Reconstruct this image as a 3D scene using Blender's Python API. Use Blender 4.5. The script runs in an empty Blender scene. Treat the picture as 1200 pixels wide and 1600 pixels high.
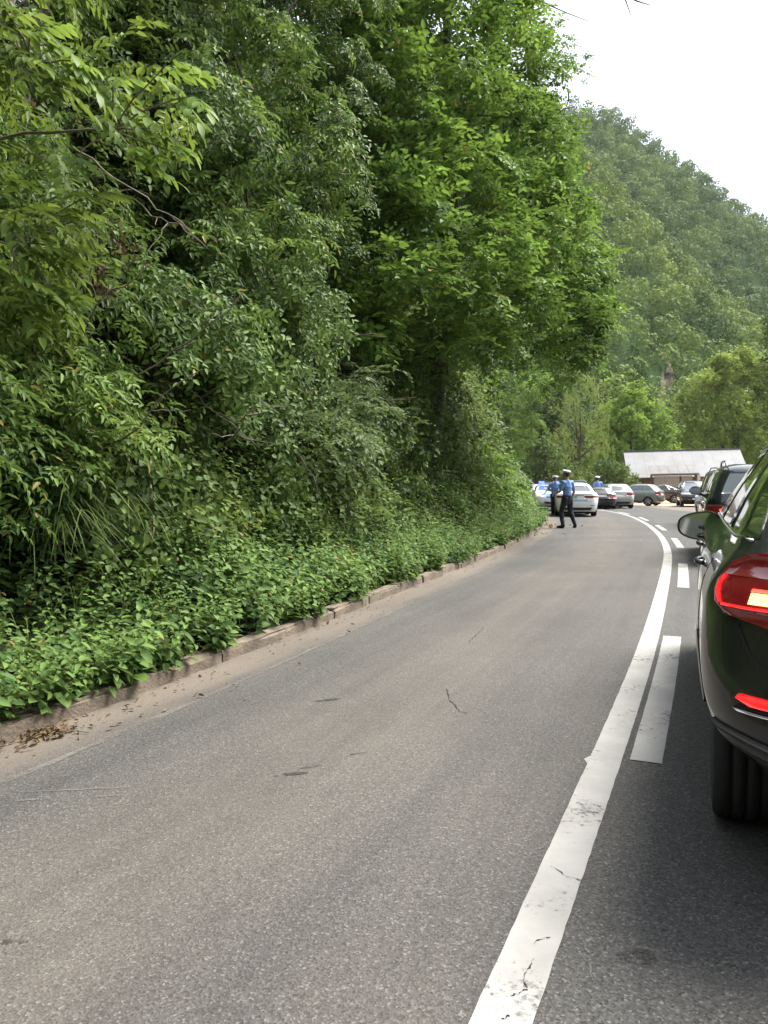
import bpy, bmesh, math, random
import numpy as np
from mathutils import Vector, Matrix

random.seed(7)
RNG = np.random.default_rng(7)
S = bpy.context.scene
COL = S.collection

# ------------------------------------------------------------------ camera
CAM_H, FOC = 1.30, 1200.0            # eye height in metres, focal length in photo pixels (1200 x 1600)
HORIZON = 760.0
PITCH = math.atan((800.0 - HORIZON) / FOC)
cam_data = bpy.data.cameras.new('camera')
cam_data.sensor_fit = 'VERTICAL'
cam_data.sensor_height = 36.0
cam_data.lens = 36.0 * FOC / 1600.0
cam_data.clip_start = 0.05
cam_data.clip_end = 6000.0
camera = bpy.data.objects.new('camera', cam_data)
camera.location = (0, 0, CAM_H)
camera.rotation_euler = (math.radians(90) - PITCH, 0, 0)
COL.objects.link(camera)
S.camera = camera

# ------------------------------------------------------------------ light
SUN_EL, SUN_AZ = 56.0, 64.0          # degrees; azimuth clockwise from +Y (the way the camera looks)
world = bpy.data.worlds.new('World')
S.world = world
world.use_nodes = True
wt = world.node_tree
for n in list(wt.nodes):
    wt.nodes.remove(n)
w_out = wt.nodes.new('ShaderNodeOutputWorld')
sky = wt.nodes.new('ShaderNodeTexSky')
sky.sky_type = 'NISHITA'
sky.sun_disc = False
sky.sun_elevation = math.radians(SUN_EL)
sky.sun_rotation = math.radians(SUN_AZ)
sky.dust_density = 3.0
bg_sky = wt.nodes.new('ShaderNodeBackground')
bg_sky.inputs['Strength'].default_value = 0.06
wt.links.new(sky.outputs[0], bg_sky.inputs['Color'])
bg_cloud = wt.nodes.new('ShaderNodeBackground')     # the even white cloud layer
bg_cloud.inputs['Color'].default_value = (0.975, 0.985, 1.0, 1)
bg_cloud.inputs['Strength'].default_value = 0.46
w_add = wt.nodes.new('ShaderNodeAddShader')
wt.links.new(bg_sky.outputs[0], w_add.inputs[0])
wt.links.new(bg_cloud.outputs[0], w_add.inputs[1])
wt.links.new(w_add.outputs[0], w_out.inputs['Surface'])

sun_data = bpy.data.lights.new('sun', 'SUN')
sun_data.energy = 5.0
sun_data.angle = math.radians(30)
sun_data.color = (1.0, 0.96, 0.89)
sun = bpy.data.objects.new('sun', sun_data)
_el, _az = math.radians(SUN_EL), math.radians(SUN_AZ)
_d = Vector((math.sin(_az) * math.cos(_el), math.cos(_az) * math.cos(_el), math.sin(_el)))
sun.rotation_euler = (-_d).to_track_quat('-Z', 'Y').to_euler()
sun.location = _d * 60
COL.objects.link(sun)

vs = S.view_settings
S.display_settings.display_device = 'sRGB'
vs.view_transform = 'Standard'
try:
    vs.look = 'None'
except Exception:
    pass
vs.exposure = 1.25
vs.gamma = 1.0
vs.use_curve_mapping = False
S.render.engine = 'CYCLES'
cy = S.cycles
cy.max_bounces = 7
cy.diffuse_bounces = 2
cy.glossy_bounces = 3
cy.transmission_bounces = 4
cy.transparent_max_bounces = 8
cy.volume_bounces = 0
cy.use_denoising = True
cy.sample_clamp_indirect = 6.0

# ------------------------------------------------------------------ measuring helpers
_cp, _sp = math.cos(PITCH), math.sin(PITCH)


def ray(px, py):
    cx, cyy = (px - 600.0) / FOC, (800.0 - py) / FOC
    return np.array([cx, _cp + cyy * _sp, -_sp + cyy * _cp])


def at(px, py, Y):
    """world point on the sight line of photo pixel px, py at distance Y ahead"""
    d = ray(px, py)
    return np.array([0, 0, CAM_H]) + d * (Y / d[1])


def on_ground(px, py):
    d = ray(px, py)
    return np.array([0, 0, CAM_H]) + d * (-CAM_H / d[2])


def project(P):
    P = np.atleast_2d(P)
    q = P - np.array([0, 0, CAM_H])
    f = q[:, 1] * _cp - q[:, 2] * _sp
    u = q[:, 1] * _sp + q[:, 2] * _cp
    f = np.where(np.abs(f) < 1e-6, 1e-6, f)
    return 600 + FOC * q[:, 0] / f, 800 - FOC * u / f, f


# ------------------------------------------------------------------ noise
def _hash(ix, iy, iz, seed):
    h = (ix * 374761393 + iy * 668265263 + iz * 2147483647 + seed * 1274126177) & 0xffffffff
    h = ((h ^ (h >> 13)) * 1274126177) & 0xffffffff
    return ((h ^ (h >> 16)) & 0xffff) / 65535.0


def vnoise(P, scale=1.0, seed=0):
    P = np.atleast_2d(P) / scale
    i = np.floor(P).astype(np.int64)
    f = P - i
    f = f * f * (3 - 2 * f)
    out = 0
    for a in (0, 1):
        for b in (0, 1):
            for c in (0, 1):
                w = (f[:, 0] if a else 1 - f[:, 0]) * (f[:, 1] if b else 1 - f[:, 1]) * (f[:, 2] if c else 1 - f[:, 2])
                out = out + w * _hash(i[:, 0] + a, i[:, 1] + b, i[:, 2] + c, seed)
    return out          # 0..1


def norm(v):
    v = np.asarray(v, float)
    return v / np.maximum(np.linalg.norm(v, axis=-1, keepdims=True), 1e-9)


# ------------------------------------------------------------------ object helpers
def tag(o, label=None, cat=None, group=None, kind=None):
    if label:
        o['label'] = label
    if cat:
        o['category'] = cat
    if group:
        o['group'] = group
    if kind:
        o['kind'] = kind
    return o


def link(name, data, parent=None):
    o = bpy.data.objects.new(name, data)
    COL.objects.link(o)
    if parent is not None:
        o.parent = parent
    return o


def thing(name, label, cat, loc=(0, 0, 0), rz=0.0, group=None):
    o = link(name, None)
    o.empty_display_size = 0.2
    o.location = tuple(loc)
    o.rotation_euler = (0, 0, rz)
    return tag(o, label, cat, group)


def mesh(name, verts, faces, mat=None, parent=None, smooth=False, loc=None):
    me = bpy.data.meshes.new(name)
    me.from_pydata([tuple(map(float, v)) for v in verts], [], [tuple(f) for f in faces])
    me.update()
    if smooth:
        me.polygons.foreach_set('use_smooth', [True] * len(me.polygons))
    if mat is not None:
        me.materials.append(mat)
    o = link(name, me, parent)
    if loc is not None:
        o.location = tuple(loc)
    return o


class MB:
    """collects shapes into one mesh"""
    def __init__(self):
        self.v, self.f = [], []

    def add(self, verts, faces):
        b = len(self.v)
        self.v += [tuple(map(float, p)) for p in verts]
        self.f += [tuple(i + b for i in f) for f in faces]
        return self

    def box(self, c, s, rz=0.0, taper=1.0):
        cx, cyy, cz = c
        sx, sy, sz = s[0] / 2, s[1] / 2, s[2] / 2
        ca, sa = math.cos(rz), math.sin(rz)
        vs_ = []
        for z, t in ((-sz, 1), (sz, taper)):
            for x, y in ((-sx, -sy), (sx, -sy), (sx, sy), (-sx, sy)):
                x, y = x * t, y * t
                vs_.append((cx + x * ca - y * sa, cyy + x * sa + y * ca, cz + z))
        return self.add(vs_, [(3, 2, 1, 0), (4, 5, 6, 7), (0, 1, 5, 4), (1, 2, 6, 5), (2, 3, 7, 6), (3, 0, 4, 7)])

    def tube(self, pts, rad, n=8, cap=True, flat=None):
        pts = np.asarray(pts, float)
        rad = np.broadcast_to(np.asarray(rad, float), (len(pts),)) if np.ndim(rad) < 2 else np.asarray(rad, float)
        vs_, fs = [], []
        t = np.gradient(pts, axis=0)
        t = norm(t)
        ref = np.array([0, 0, 1.0]) if abs(t[0][2]) < 0.9 else np.array([1.0, 0, 0])
        u = norm(np.cross(t[0], ref))
        for i, p in enumerate(pts):
            u = norm(u - t[i] * np.dot(u, t[i]))
            w = np.cross(t[i], u)
            for k in range(n):
                a = 2 * math.pi * k / n
                r = rad[i]
                vs_.append(p + (u * math.cos(a) + w * math.sin(a)) * r)
        for i in range(len(pts) - 1):
            for k in range(n):
                k2 = (k + 1) % n
                fs.append((i * n + k, i * n + k2, (i + 1) * n + k2, (i + 1) * n + k))
        if cap:
            fs.append(tuple(range(n - 1, -1, -1)))
            fs.append(tuple((len(pts) - 1) * n + k for k in range(n)))
        return self.add(vs_, fs)

    def lathe(self, prof, c=(0, 0, 0), axis='z', n=24):
        vs_, fs = [], []
        for r, h in prof:
            for k in range(n):
                a = 2 * math.pi * k / n
                x, y = r * math.cos(a), r * math.sin(a)
                p = (x, y, h) if axis == 'z' else (h, x, y)
                vs_.append((p[0] + c[0], p[1] + c[1], p[2] + c[2]))
        for i in range(len(prof) - 1):
            for k in range(n):
                k2 = (k + 1) % n
                fs.append((i * n + k, i * n + k2, (i + 1) * n + k2, (i + 1) * n + k))
        return self.add(vs_, fs)

    def build(self, name, mat=None, parent=None, smooth=False, loc=None, bevel=0.0):
        o = mesh(name, self.v, self.f, mat, parent, smooth, loc)
        if bevel:
            m = o.modifiers.new('bevel', 'BEVEL')
            m.width = bevel
            m.segments = 2
            m.limit_method = 'ANGLE'
        return o


# ------------------------------------------------------------------ materials
def new_mat(name):
    m = bpy.data.materials.new(name)
    m.use_nodes = True
    nt = m.node_tree
    for n in list(nt.nodes):
        nt.nodes.remove(n)
    out = nt.nodes.new('ShaderNodeOutputMaterial')
    return m, nt, out


def N(nt, typ, **kw):
    n = nt.nodes.new(typ)
    for k, v in kw.items():
        if k.startswith('i_'):
            n.inputs[k[2:].replace('_', ' ')].default_value = v
        else:
            setattr(n, k, v)
    return n


def ramp(nt, stops, interp='LINEAR'):
    r = nt.nodes.new('ShaderNodeValToRGB')
    r.color_ramp.interpolation = interp
    el = r.color_ramp.elements
    while len(el) > 1:
        el.remove(el[-1])
    el[0].position, el[0].color = stops[0][0], stops[0][1]
    for p, c in stops[1:]:
        e = el.new(p)
        e.color = c
    return r


def c4(c):
    return (c[0], c[1], c[2], 1.0)


def principled(name, col, rough=0.5, metal=0.0, coat=0.0, spec=0.5, vary=0.0, vscale=4.0, bump=0.0, bscale=40.0, emit=None, estr=0.0, dirt=None, alpha=1.0):
    m, nt, out = new_mat(name)
    b = nt.nodes.new('ShaderNodeBsdfPrincipled')
    b.inputs['Base Color'].default_value = c4(col)
    b.inputs['Roughness'].default_value = rough
    b.inputs['Metallic'].default_value = metal
    b.inputs['Coat Weight'].default_value = coat
    b.inputs['Coat Roughness'].default_value = 0.04
    b.inputs['Specular IOR Level'].default_value = spec
    b.inputs['Alpha'].default_value = alpha
    nt.links.new(b.outputs[0], out.inputs['Surface'])
    if vary or bump or dirt:
        tc = nt.nodes.new('ShaderNodeTexCoord')
    if vary:
        n1 = N(nt, 'ShaderNodeTexNoise')
        n1.inputs['Scale'].default_value = vscale
        n1.inputs['Detail'].default_value = 6
        nt.links.new(tc.outputs['Object'], n1.inputs['Vector'])
        lo, hi = [max(0, x * (1 - vary)) for x in col], [min(1, x * (1 + vary)) for x in col]
        r = ramp(nt, [(0.3, c4(lo)), (0.7, c4(hi))])
        nt.links.new(n1.outputs['Fac'], r.inputs[0])
        last = r.outputs[0]
        if dirt:
            n2 = N(nt, 'ShaderNodeTexNoise')
            n2.inputs['Scale'].default_value = vscale * 0.6
            n2.inputs['Detail'].default_value = 8
            nt.links.new(tc.outputs['Object'], n2.inputs['Vector'])
            r2 = ramp(nt, [(0.45, (0, 0, 0, 1)), (0.75, (1, 1, 1, 1))])
            nt.links.new(n2.outputs['Fac'], r2.inputs[0])
            mx = N(nt, 'ShaderNodeMix', data_type='RGBA')
            nt.links.new(r2.outputs[0], mx.inputs[0])
            nt.links.new(last, mx.inputs[6])
            mx.inputs[7].default_value = c4(dirt)
            last = mx.outputs[2]
        nt.links.new(last, b.inputs['Base Color'])
    if bump:
        n3 = N(nt, 'ShaderNodeTexNoise')
        n3.inputs['Scale'].default_value = bscale
        n3.inputs['Detail'].default_value = 5
        nt.links.new(tc.outputs['Object'], n3.inputs['Vector'])
        bp = N(nt, 'ShaderNodeBump')
        bp.inputs['Strength'].default_value = bump
        bp.inputs['Distance'].default_value = 0.01
        nt.links.new(n3.outputs['Fac'], bp.inputs['Height'])
        nt.links.new(bp.outputs[0], b.inputs['Normal'])
    if emit is not None:
        b.inputs['Emission Color'].default_value = c4(emit)
        b.inputs['Emission Strength'].default_value = estr
    return m


def leaf_mat(name, dark, light, transl=0.35, rough=0.45, clump=1.2, odd=None, odd_share=0.03, leafvar=0.55):
    """leaf colour differs from leaf to leaf (random per island) and from bough to bough (noise)"""
    m, nt, out = new_mat(name)
    geo = nt.nodes.new('ShaderNodeNewGeometry')
    tc = nt.nodes.new('ShaderNodeTexCoord')
    nz = N(nt, 'ShaderNodeTexNoise')
    nz.inputs['Scale'].default_value = 1.0 / clump
    nz.inputs['Detail'].default_value = 3
    nt.links.new(tc.outputs['Object'], nz.inputs['Vector'])
    mu = N(nt, 'ShaderNodeMath', operation='MULTIPLY_ADD')
    nt.links.new(nz.outputs['Fac'], mu.inputs[0])
    mu.inputs[1].default_value = 1.7
    mu.inputs[2].default_value = -0.35 - 0.5 * leafvar
    ad = N(nt, 'ShaderNodeMath', operation='MULTIPLY_ADD')
    nt.links.new(geo.outputs['Random Per Island'], ad.inputs[0])
    ad.inputs[1].default_value = leafvar
    nt.links.new(mu.outputs[0], ad.inputs[2])
    mid = [(a + b) / 2 for a, b in zip(dark, light)]
    stops = [(0.0, c4(dark)), (0.5, c4(mid)), (1.0, c4(light))]
    r = ramp(nt, stops)
    nt.links.new(ad.outputs[0], r.inputs[0])
    col = r.outputs[0]
    if odd is not None:
        wn = N(nt, 'ShaderNodeMath', operation='MULTIPLY')
        nt.links.new(geo.outputs['Random Per Island'], wn.inputs[0])
        wn.inputs[1].default_value = 57.31
        fr = N(nt, 'ShaderNodeMath', operation='FRACT')
        nt.links.new(wn.outputs[0], fr.inputs[0])
        lt = N(nt, 'ShaderNodeMath', operation='LESS_THAN')
        nt.links.new(fr.outputs[0], lt.inputs[0])
        lt.inputs[1].default_value = odd_share
        mx = N(nt, 'ShaderNodeMix', data_type='RGBA')
        nt.links.new(lt.outputs[0], mx.inputs[0])
        nt.links.new(col, mx.inputs[6])
        mx.inputs[7].default_value = c4(odd)
        col = mx.outputs[2]
    b = nt.nodes.new('ShaderNodeBsdfPrincipled')
    b.inputs['Roughness'].default_value = min(.8, rough + .12)
    b.inputs['Specular IOR Level'].default_value = 0.18
    nt.links.new(col, b.inputs['Base Color'])
    t = nt.nodes.new('ShaderNodeBsdfTranslucent')
    hs = N(nt, 'ShaderNodeHueSaturation')
    hs.inputs['Hue'].default_value = 0.485
    hs.inputs['Saturation'].default_value = 1.0
    hs.inputs['Value'].default_value = 1.3
    nt.links.new(col, hs.inputs['Color'])
    nt.links.new(hs.outputs[0], t.inputs['Color'])
    ms = nt.nodes.new('ShaderNodeMixShader')
    ms.inputs[0].default_value = transl
    nt.links.new(b.outputs[0], ms.inputs[1])
    nt.links.new(t.outputs[0], ms.inputs[2])
    nt.links.new(ms.outputs[0], out.inputs['Surface'])
    return m


# ------------------------------------------------------------------ leaves in bulk
LEAF = np.array([(0, 0, 0), (0.26, 0.46, 0.10), (0.66, 0.36, 0.05), (1, 0, -0.10), (0.66, -0.36, 0.05), (0.26, -0.46, 0.10)])
BLADE = np.array([(0, 0.35, 0), (0.35, 0.5, 0.10), (0.7, 0.36, 0.06), (1, 0, -0.16), (0.7, -0.36, 0.06), (0.35, -0.5, 0.10)])


TUFT = np.array([(0, 0, 0), (0.45, 0.55, 0.06), (1, 0, -0.08), (0.5, -0.5, 0.06)])          # leaf clump of a far tree, one quad


class Leaves:
    """arrays of single leaves: base point, direction, face normal, length, width"""
    def __init__(self):
        self.parts = []

    def add(self, pos, dr, nr, ln, wd):
        n = len(pos)
        self.parts.append((np.asarray(pos, float), norm(dr), norm(nr), np.broadcast_to(ln, (n,)).astype(float), np.broadcast_to(wd, (n,)).astype(float)))
        return self

    tint = None

    def arrays(self):
        return [np.concatenate([p[i] for p in self.parts]) for i in range(5)]

    def count(self):
        return sum(len(p[0]) for p in self.parts)

    def build(self, name, mat, parent=None, shape=LEAF):
        pos, dr, nr, ln, wd = self.arrays()
        n = len(pos)
        nr = norm(nr - dr * np.sum(nr * dr, axis=1, keepdims=True))
        sd = np.cross(nr, dr)
        s = shape
        V = (pos[:, None, :] + dr[:, None, :] * (s[None, :, 0:1] * ln[:, None, None])
             + sd[:, None, :] * (s[None, :, 1:2] * wd[:, None, None]) + nr[:, None, :] * (s[None, :, 2:3] * ln[:, None, None]))
        V = V.reshape(-1, 3)
        nvl = len(shape)
        quads = [0, 3, 2, 1, 0, 5, 4, 3] if nvl == 6 else [0, 3, 2, 1]
        nq = len(quads) // 4
        idx = (np.arange(n)[:, None] * nvl + np.array(quads)[None, :]).reshape(-1)
        me = bpy.data.meshes.new(name)
        me.vertices.add(len(V))
        me.vertices.foreach_set('co', V.astype(np.float32).ravel())
        me.loops.add(len(idx))
        me.loops.foreach_set('vertex_index', idx.astype(np.int32))
        me.polygons.add(nq * n)
        me.polygons.foreach_set('loop_start', (np.arange(nq * n) * 4).astype(np.int32))
        if self.tint is not None:
            a_ = me.attributes.new('tint', 'FLOAT', 'POINT')
            a_.data.foreach_set('value', np.repeat(self.tint, nvl).astype(np.float32))
        me.update(calc_edges=True)
        me.materials.append(mat)
        return link(name, me, parent)


def spray_template(kind, rng):
    """one twig in its own frame: x along the twig, z up. returns pos, dir, nrm, len, wid with the leaf length about 1 unit"""
    P, D, Nn, L, W = [], [], [], [], []
    if kind == 'flat':              # flat spray of alternate leaves on a twig with side twigs
        for tw in range(3):
            a0 = (0, 0.75, -0.75)[tw]
            o = np.array([(0.0, 0.9, 1.3)[tw], 0, 0])
            ax = np.array([math.cos(a0), math.sin(a0), -0.08])
            for k in range((9, 5, 5)[tw]):
                p = o + ax * (0.45 * k + 0.3) + np.array([0, 0, -0.018 * k * k])
                sgn = 1 if k % 2 else -1
                a = a0 + sgn * rng.uniform(0.6, 1.1)
                d = np.array([math.cos(a), math.sin(a), rng.uniform(-0.45, 0.05)])
                P.append(p); D.append(d); Nn.append((rng.normal(0, .3), rng.normal(0, .3), 1)); L.append(rng.uniform(.75, 1.15)); W.append(rng.uniform(.45, .62))
    elif kind == 'pinnate':         # compound leaves fanned round a twig end
        for lf in range(4):
            a0 = rng.uniform(-1.5, 1.5)
            el = rng.uniform(-0.5, 0.35)
            o = np.array([lf * 0.5, 0, 0])
            ax = np.array([math.cos(a0) * math.cos(el), math.sin(a0) * math.cos(el), math.sin(el)])
            sdv = norm(np.cross([0, 0, 1], ax))
            upv = np.cross(ax, sdv)
            npair = 4
            for k in range(npair):
                p = o + ax * (0.5 + k * 0.55) + np.array([0, 0, -0.05 * k * k])
                for sgn in (-1, 1):
                    d = ax * 0.55 + sdv * sgn * 0.85 + np.array([0, 0, rng.uniform(-.55, -.1)])
                    P.append(p); D.append(d); Nn.append(upv + sdv * sgn * 0.25 + rng.normal(0, .15, 3)); L.append(rng.uniform(.8, 1.1)); W.append(rng.uniform(.34, .46))
            P.append(o + ax * (0.5 + npair * 0.55) + np.array([0, 0, -0.8])); D.append(ax + np.array([0, 0, -.7])); Nn.append(upv); L.append(1.1); W.append(.42)
    elif kind == 'creeper':         # leaves that lie on each other and face outwards (x is outwards)
        for k in range(9):
            p = np.array([rng.uniform(-.3, .5), rng.uniform(-1.5, 1.5), rng.uniform(-1.8, 1.2)])
            d = np.array([rng.uniform(.1, .8), rng.normal(0, .55), -1.0 + rng.uniform(0, .9)])
            P.append(p); D.append(d); Nn.append((1, rng.normal(0, .45), rng.uniform(.2, 1.1))); L.append(rng.uniform(.7, 1.2)); W.append(rng.uniform(.6, .9))
    elif kind == 'herb':            # upright stem with crossed pairs of leaves (z is the stem)
        hgt = rng.uniform(2.6, 4.4)
        npair = 6
        for k in range(npair):
            f = (k + 1) / npair
            a0 = k * 1.57 + rng.uniform(-.3, .3)
            for sgn in (0, math.pi):
                a = a0 + sgn
                sz = (1.1 - 0.55 * f) * rng.uniform(.85, 1.15)
                d = np.array([math.cos(a), math.sin(a), rng.uniform(-.35, .35)])
                P.append(np.array([0.12 * math.cos(a), 0.12 * math.sin(a), hgt * f])); D.append(d); Nn.append((rng.normal(0, .25), rng.normal(0, .25), 1)); L.append(sz); W.append(sz * rng.uniform(.5, .68))
    elif kind == 'tuft':            # loose ball of leaves, for trees a long way off
        for k in range(10):
            v = norm(rng.normal(0, 1, 3))
            P.append(v * rng.uniform(.2, 1.1)); D.append(v * .6 + rng.normal(0, .6, 3) + np.array([0, 0, -.3])); Nn.append(v * .5 + np.array([0, 0, .6]) + rng.normal(0, .4, 3)); L.append(rng.uniform(.7, 1.3)); W.append(rng.uniform(.5, .8))
    elif kind == 'weep':            # hanging strand
        for k in range(14):
            p = np.array([rng.normal(0, .12) + .3 * (1 - math.exp(-k / 4)), rng.normal(0, .12), -0.42 * k])
            a = rng.uniform(0, 6.28)
            P.append(p); D.append((math.cos(a) * .6, math.sin(a) * .6, -1)); Nn.append((math.cos(a), math.sin(a), .5)); L.append(rng.uniform(.8, 1.2)); W.append(.3)
    return [np.array(x, float) for x in (P, D, Nn, L, W)]


TEMPL = {k: [spray_template(k, RNG) for _ in range(6)] for k in ('flat', 'pinnate', 'creeper', 'herb', 'tuft', 'weep')}


def put_sprays(lv, kind, origin, axis, up, size, rng=RNG):
    """copy twig templates to every origin, x along axis and z near up, leaf length = size"""
    M = len(origin)
    if M == 0:
        return
    axis = norm(axis)
    up = np.broadcast_to(up, (M, 3)).astype(float)
    z = norm(up - axis * np.sum(up * axis, axis=1, keepdims=True))
    y = np.cross(z, axis)
    R = np.stack([axis, y, z], axis=2)          # columns
    size = np.broadcast_to(size, (M,)).astype(float)
    pick = rng.integers(0, len(TEMPL[kind]), M)
    for t, (P, D, Nn, L, W) in enumerate(TEMPL[kind]):
        m = np.where(pick == t)[0]
        if not len(m):
            continue
        k = len(P)
        pos = origin[m][:, None, :] + np.einsum('mij,kj->mki', R[m], P) * size[m][:, None, None]
        dr = np.einsum('mij,kj->mki', R[m], D)
        nr = np.einsum('mij,kj->mki', R[m], Nn)
        sz = size[m][:, None] * rng.uniform(.8, 1.15, (len(m), k))
        lv.add(pos.reshape(-1, 3), dr.reshape(-1, 3) + rng.normal(0, .12, (len(m) * k, 3)), nr.reshape(-1, 3) + rng.normal(0, .12, (len(m) * k, 3)),
               (sz * L[None, :]).ravel(), (sz * W[None, :]).ravel())


def blob_sprays(lv, kind, centers, radii, per, size, droop=0.35, squash=0.8, up_bias=0.35, rng=RNG, shell=0.75, spread=0.35):
    """twigs over the shells of many small boughs"""
    O, A = [], []
    for c, r in zip(centers, radii):
        n = max(3, int(per * r * r))
        v = norm(rng.normal(0, 1, (n, 3)) + np.array([0, 0, up_bias]))
        rr = r * (shell + (1 - shell) * rng.random((n, 1))) * (1 + rng.normal(0, .12, (n, 1)))
        inner = rng.random((n, 1)) < 0.25
        rr = np.where(inner, rr * rng.random((n, 1)), rr)
        O.append(np.asarray(c)[None, :] + v * rr * np.array([1, 1, squash]))
        A.append(v * np.array([1, 1, .6]) + np.array([0, 0, -droop]) + rng.normal(0, spread, (n, 3)))
    O, A = np.concatenate(O), np.concatenate(A)
    put_sprays(lv, kind, O, A, np.array([0, 0, 1.0]) + rng.normal(0, .15, (len(O), 3)), size * rng.uniform(.8, 1.2, len(O)), rng)


def lobe_boughs(lobes, depth_of, per_lobe, rng, r_sub=(.30, .42), face=np.array([.25, -.75, .55])):
    """big bulging masses of a crown: (px, py, radius in px, metres in front); each is a heap of boughs on its outer side"""
    C, R = [], []
    for (px, py, rp, prot) in lobes:
        Y = depth_of(px, py) - prot
        c = at(px, py, Y)
        r = rp * Y / FOC
        n = int(per_lobe)
        v = norm(rng.normal(0, 1, (n * 3, 3)) + face * .9)
        v = v[(v @ norm(face)) > -.15][:n]
        for q in v:
            C.append(c + q * r * np.array([.85, .85, .85]) * rng.uniform(.75, 1.0))
            R.append(r * rng.uniform(*r_sub))
        C.append(c)
        R.append(r * .55)
    return np.array(C), np.array(R)


def limb_path(a, b, sag=0.0, wob=0.15, n=9, rng=RNG):
    a, b = np.asarray(a, float), np.asarray(b, float)
    t = np.linspace(0, 1, n)[:, None]
    L = np.linalg.norm(b - a)
    P = a + (b - a) * t
    w = np.cumsum(rng.normal(0, 1, (n, 3)), axis=0)
    w = w - w[:1] - (w[-1:] - w[:1]) * t
    P = P + w * wob * L / n * 0.6
    P[:, 2] += 4 * sag * (t[:, 0] * (1 - t[:, 0]))
    return P

# ================================================================== THE PLACE
# ------------------------------------------------------------------ curves of the road
def smooth_curve(pts, step=0.25, sig=1.6):
    pts = np.asarray(pts, float)
    seg = np.linalg.norm(np.diff(pts, axis=0), axis=1)
    s = np.concatenate([[0], np.cumsum(seg)])
    q = np.arange(0, s[-1], step)
    x, y = np.interp(q, s, pts[:, 0]), np.interp(q, s, pts[:, 1])
    k = int(4 * sig / step)
    g = np.exp(-0.5 * (np.arange(-k, k + 1) * step / sig) ** 2)
    g /= g.sum()

    def sm(a):
        e = np.concatenate([2 * a[0] - a[k:0:-1], a, 2 * a[-1] - a[-2:-k - 2:-1]])
        return np.convolve(e, g, 'valid')
    P = np.stack([sm(x), sm(y)], 1)
    t = norm(np.gradient(P, axis=0))
    return P, t, np.stack([-t[:, 1], t[:, 0]], 1), q        # points, tangents, left normals, arc length


line_px = [(777, 1600), (855, 1400), (947, 1200), (1017, 1000), (1041.7, 893), (1045, 860), (1033, 837), (1013, 820), (987, 807), (960, 800)]
line_pts = [on_ground(*p)[:2] for p in line_px]
_d0 = norm(line_pts[1] - line_pts[0])
line_pts = [line_pts[0] - _d0 * 24, line_pts[0] - _d0 * 10] + line_pts + [np.array(p) for p in ((11.9, 43.5), (12.5, 49), (12.4, 57), (11.2, 67), (8.6, 79), (4.5, 90), (-2, 101), (-11, 111))]
LP, LT, LN, LS = smooth_curve(line_pts)

kerb_px = [(0, 1170), (170, 1110), (400, 1015), (600, 935), (760, 872), (840, 832), (858, 815)]
kerb_pts = [on_ground(*p)[:2] for p in kerb_px]
_d0 = norm(kerb_pts[1] - kerb_pts[0])
kerb_pts = [kerb_pts[0] - _d0 * 18, kerb_pts[0] - _d0 * 6] + kerb_pts + [np.array(p) for p in ((7.3, 35), (7.5, 41), (7.0, 48), (5.6, 57), (3.2, 67), (-0.5, 78), (-5, 88), (-12, 98))]
KP, KT, KN, KS = smooth_curve(kerb_pts)


def kerb_index(Y):
    return int(np.argmin(np.abs(KP[:, 1] - Y) + (KP[:, 0] < -6) * 100))


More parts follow.
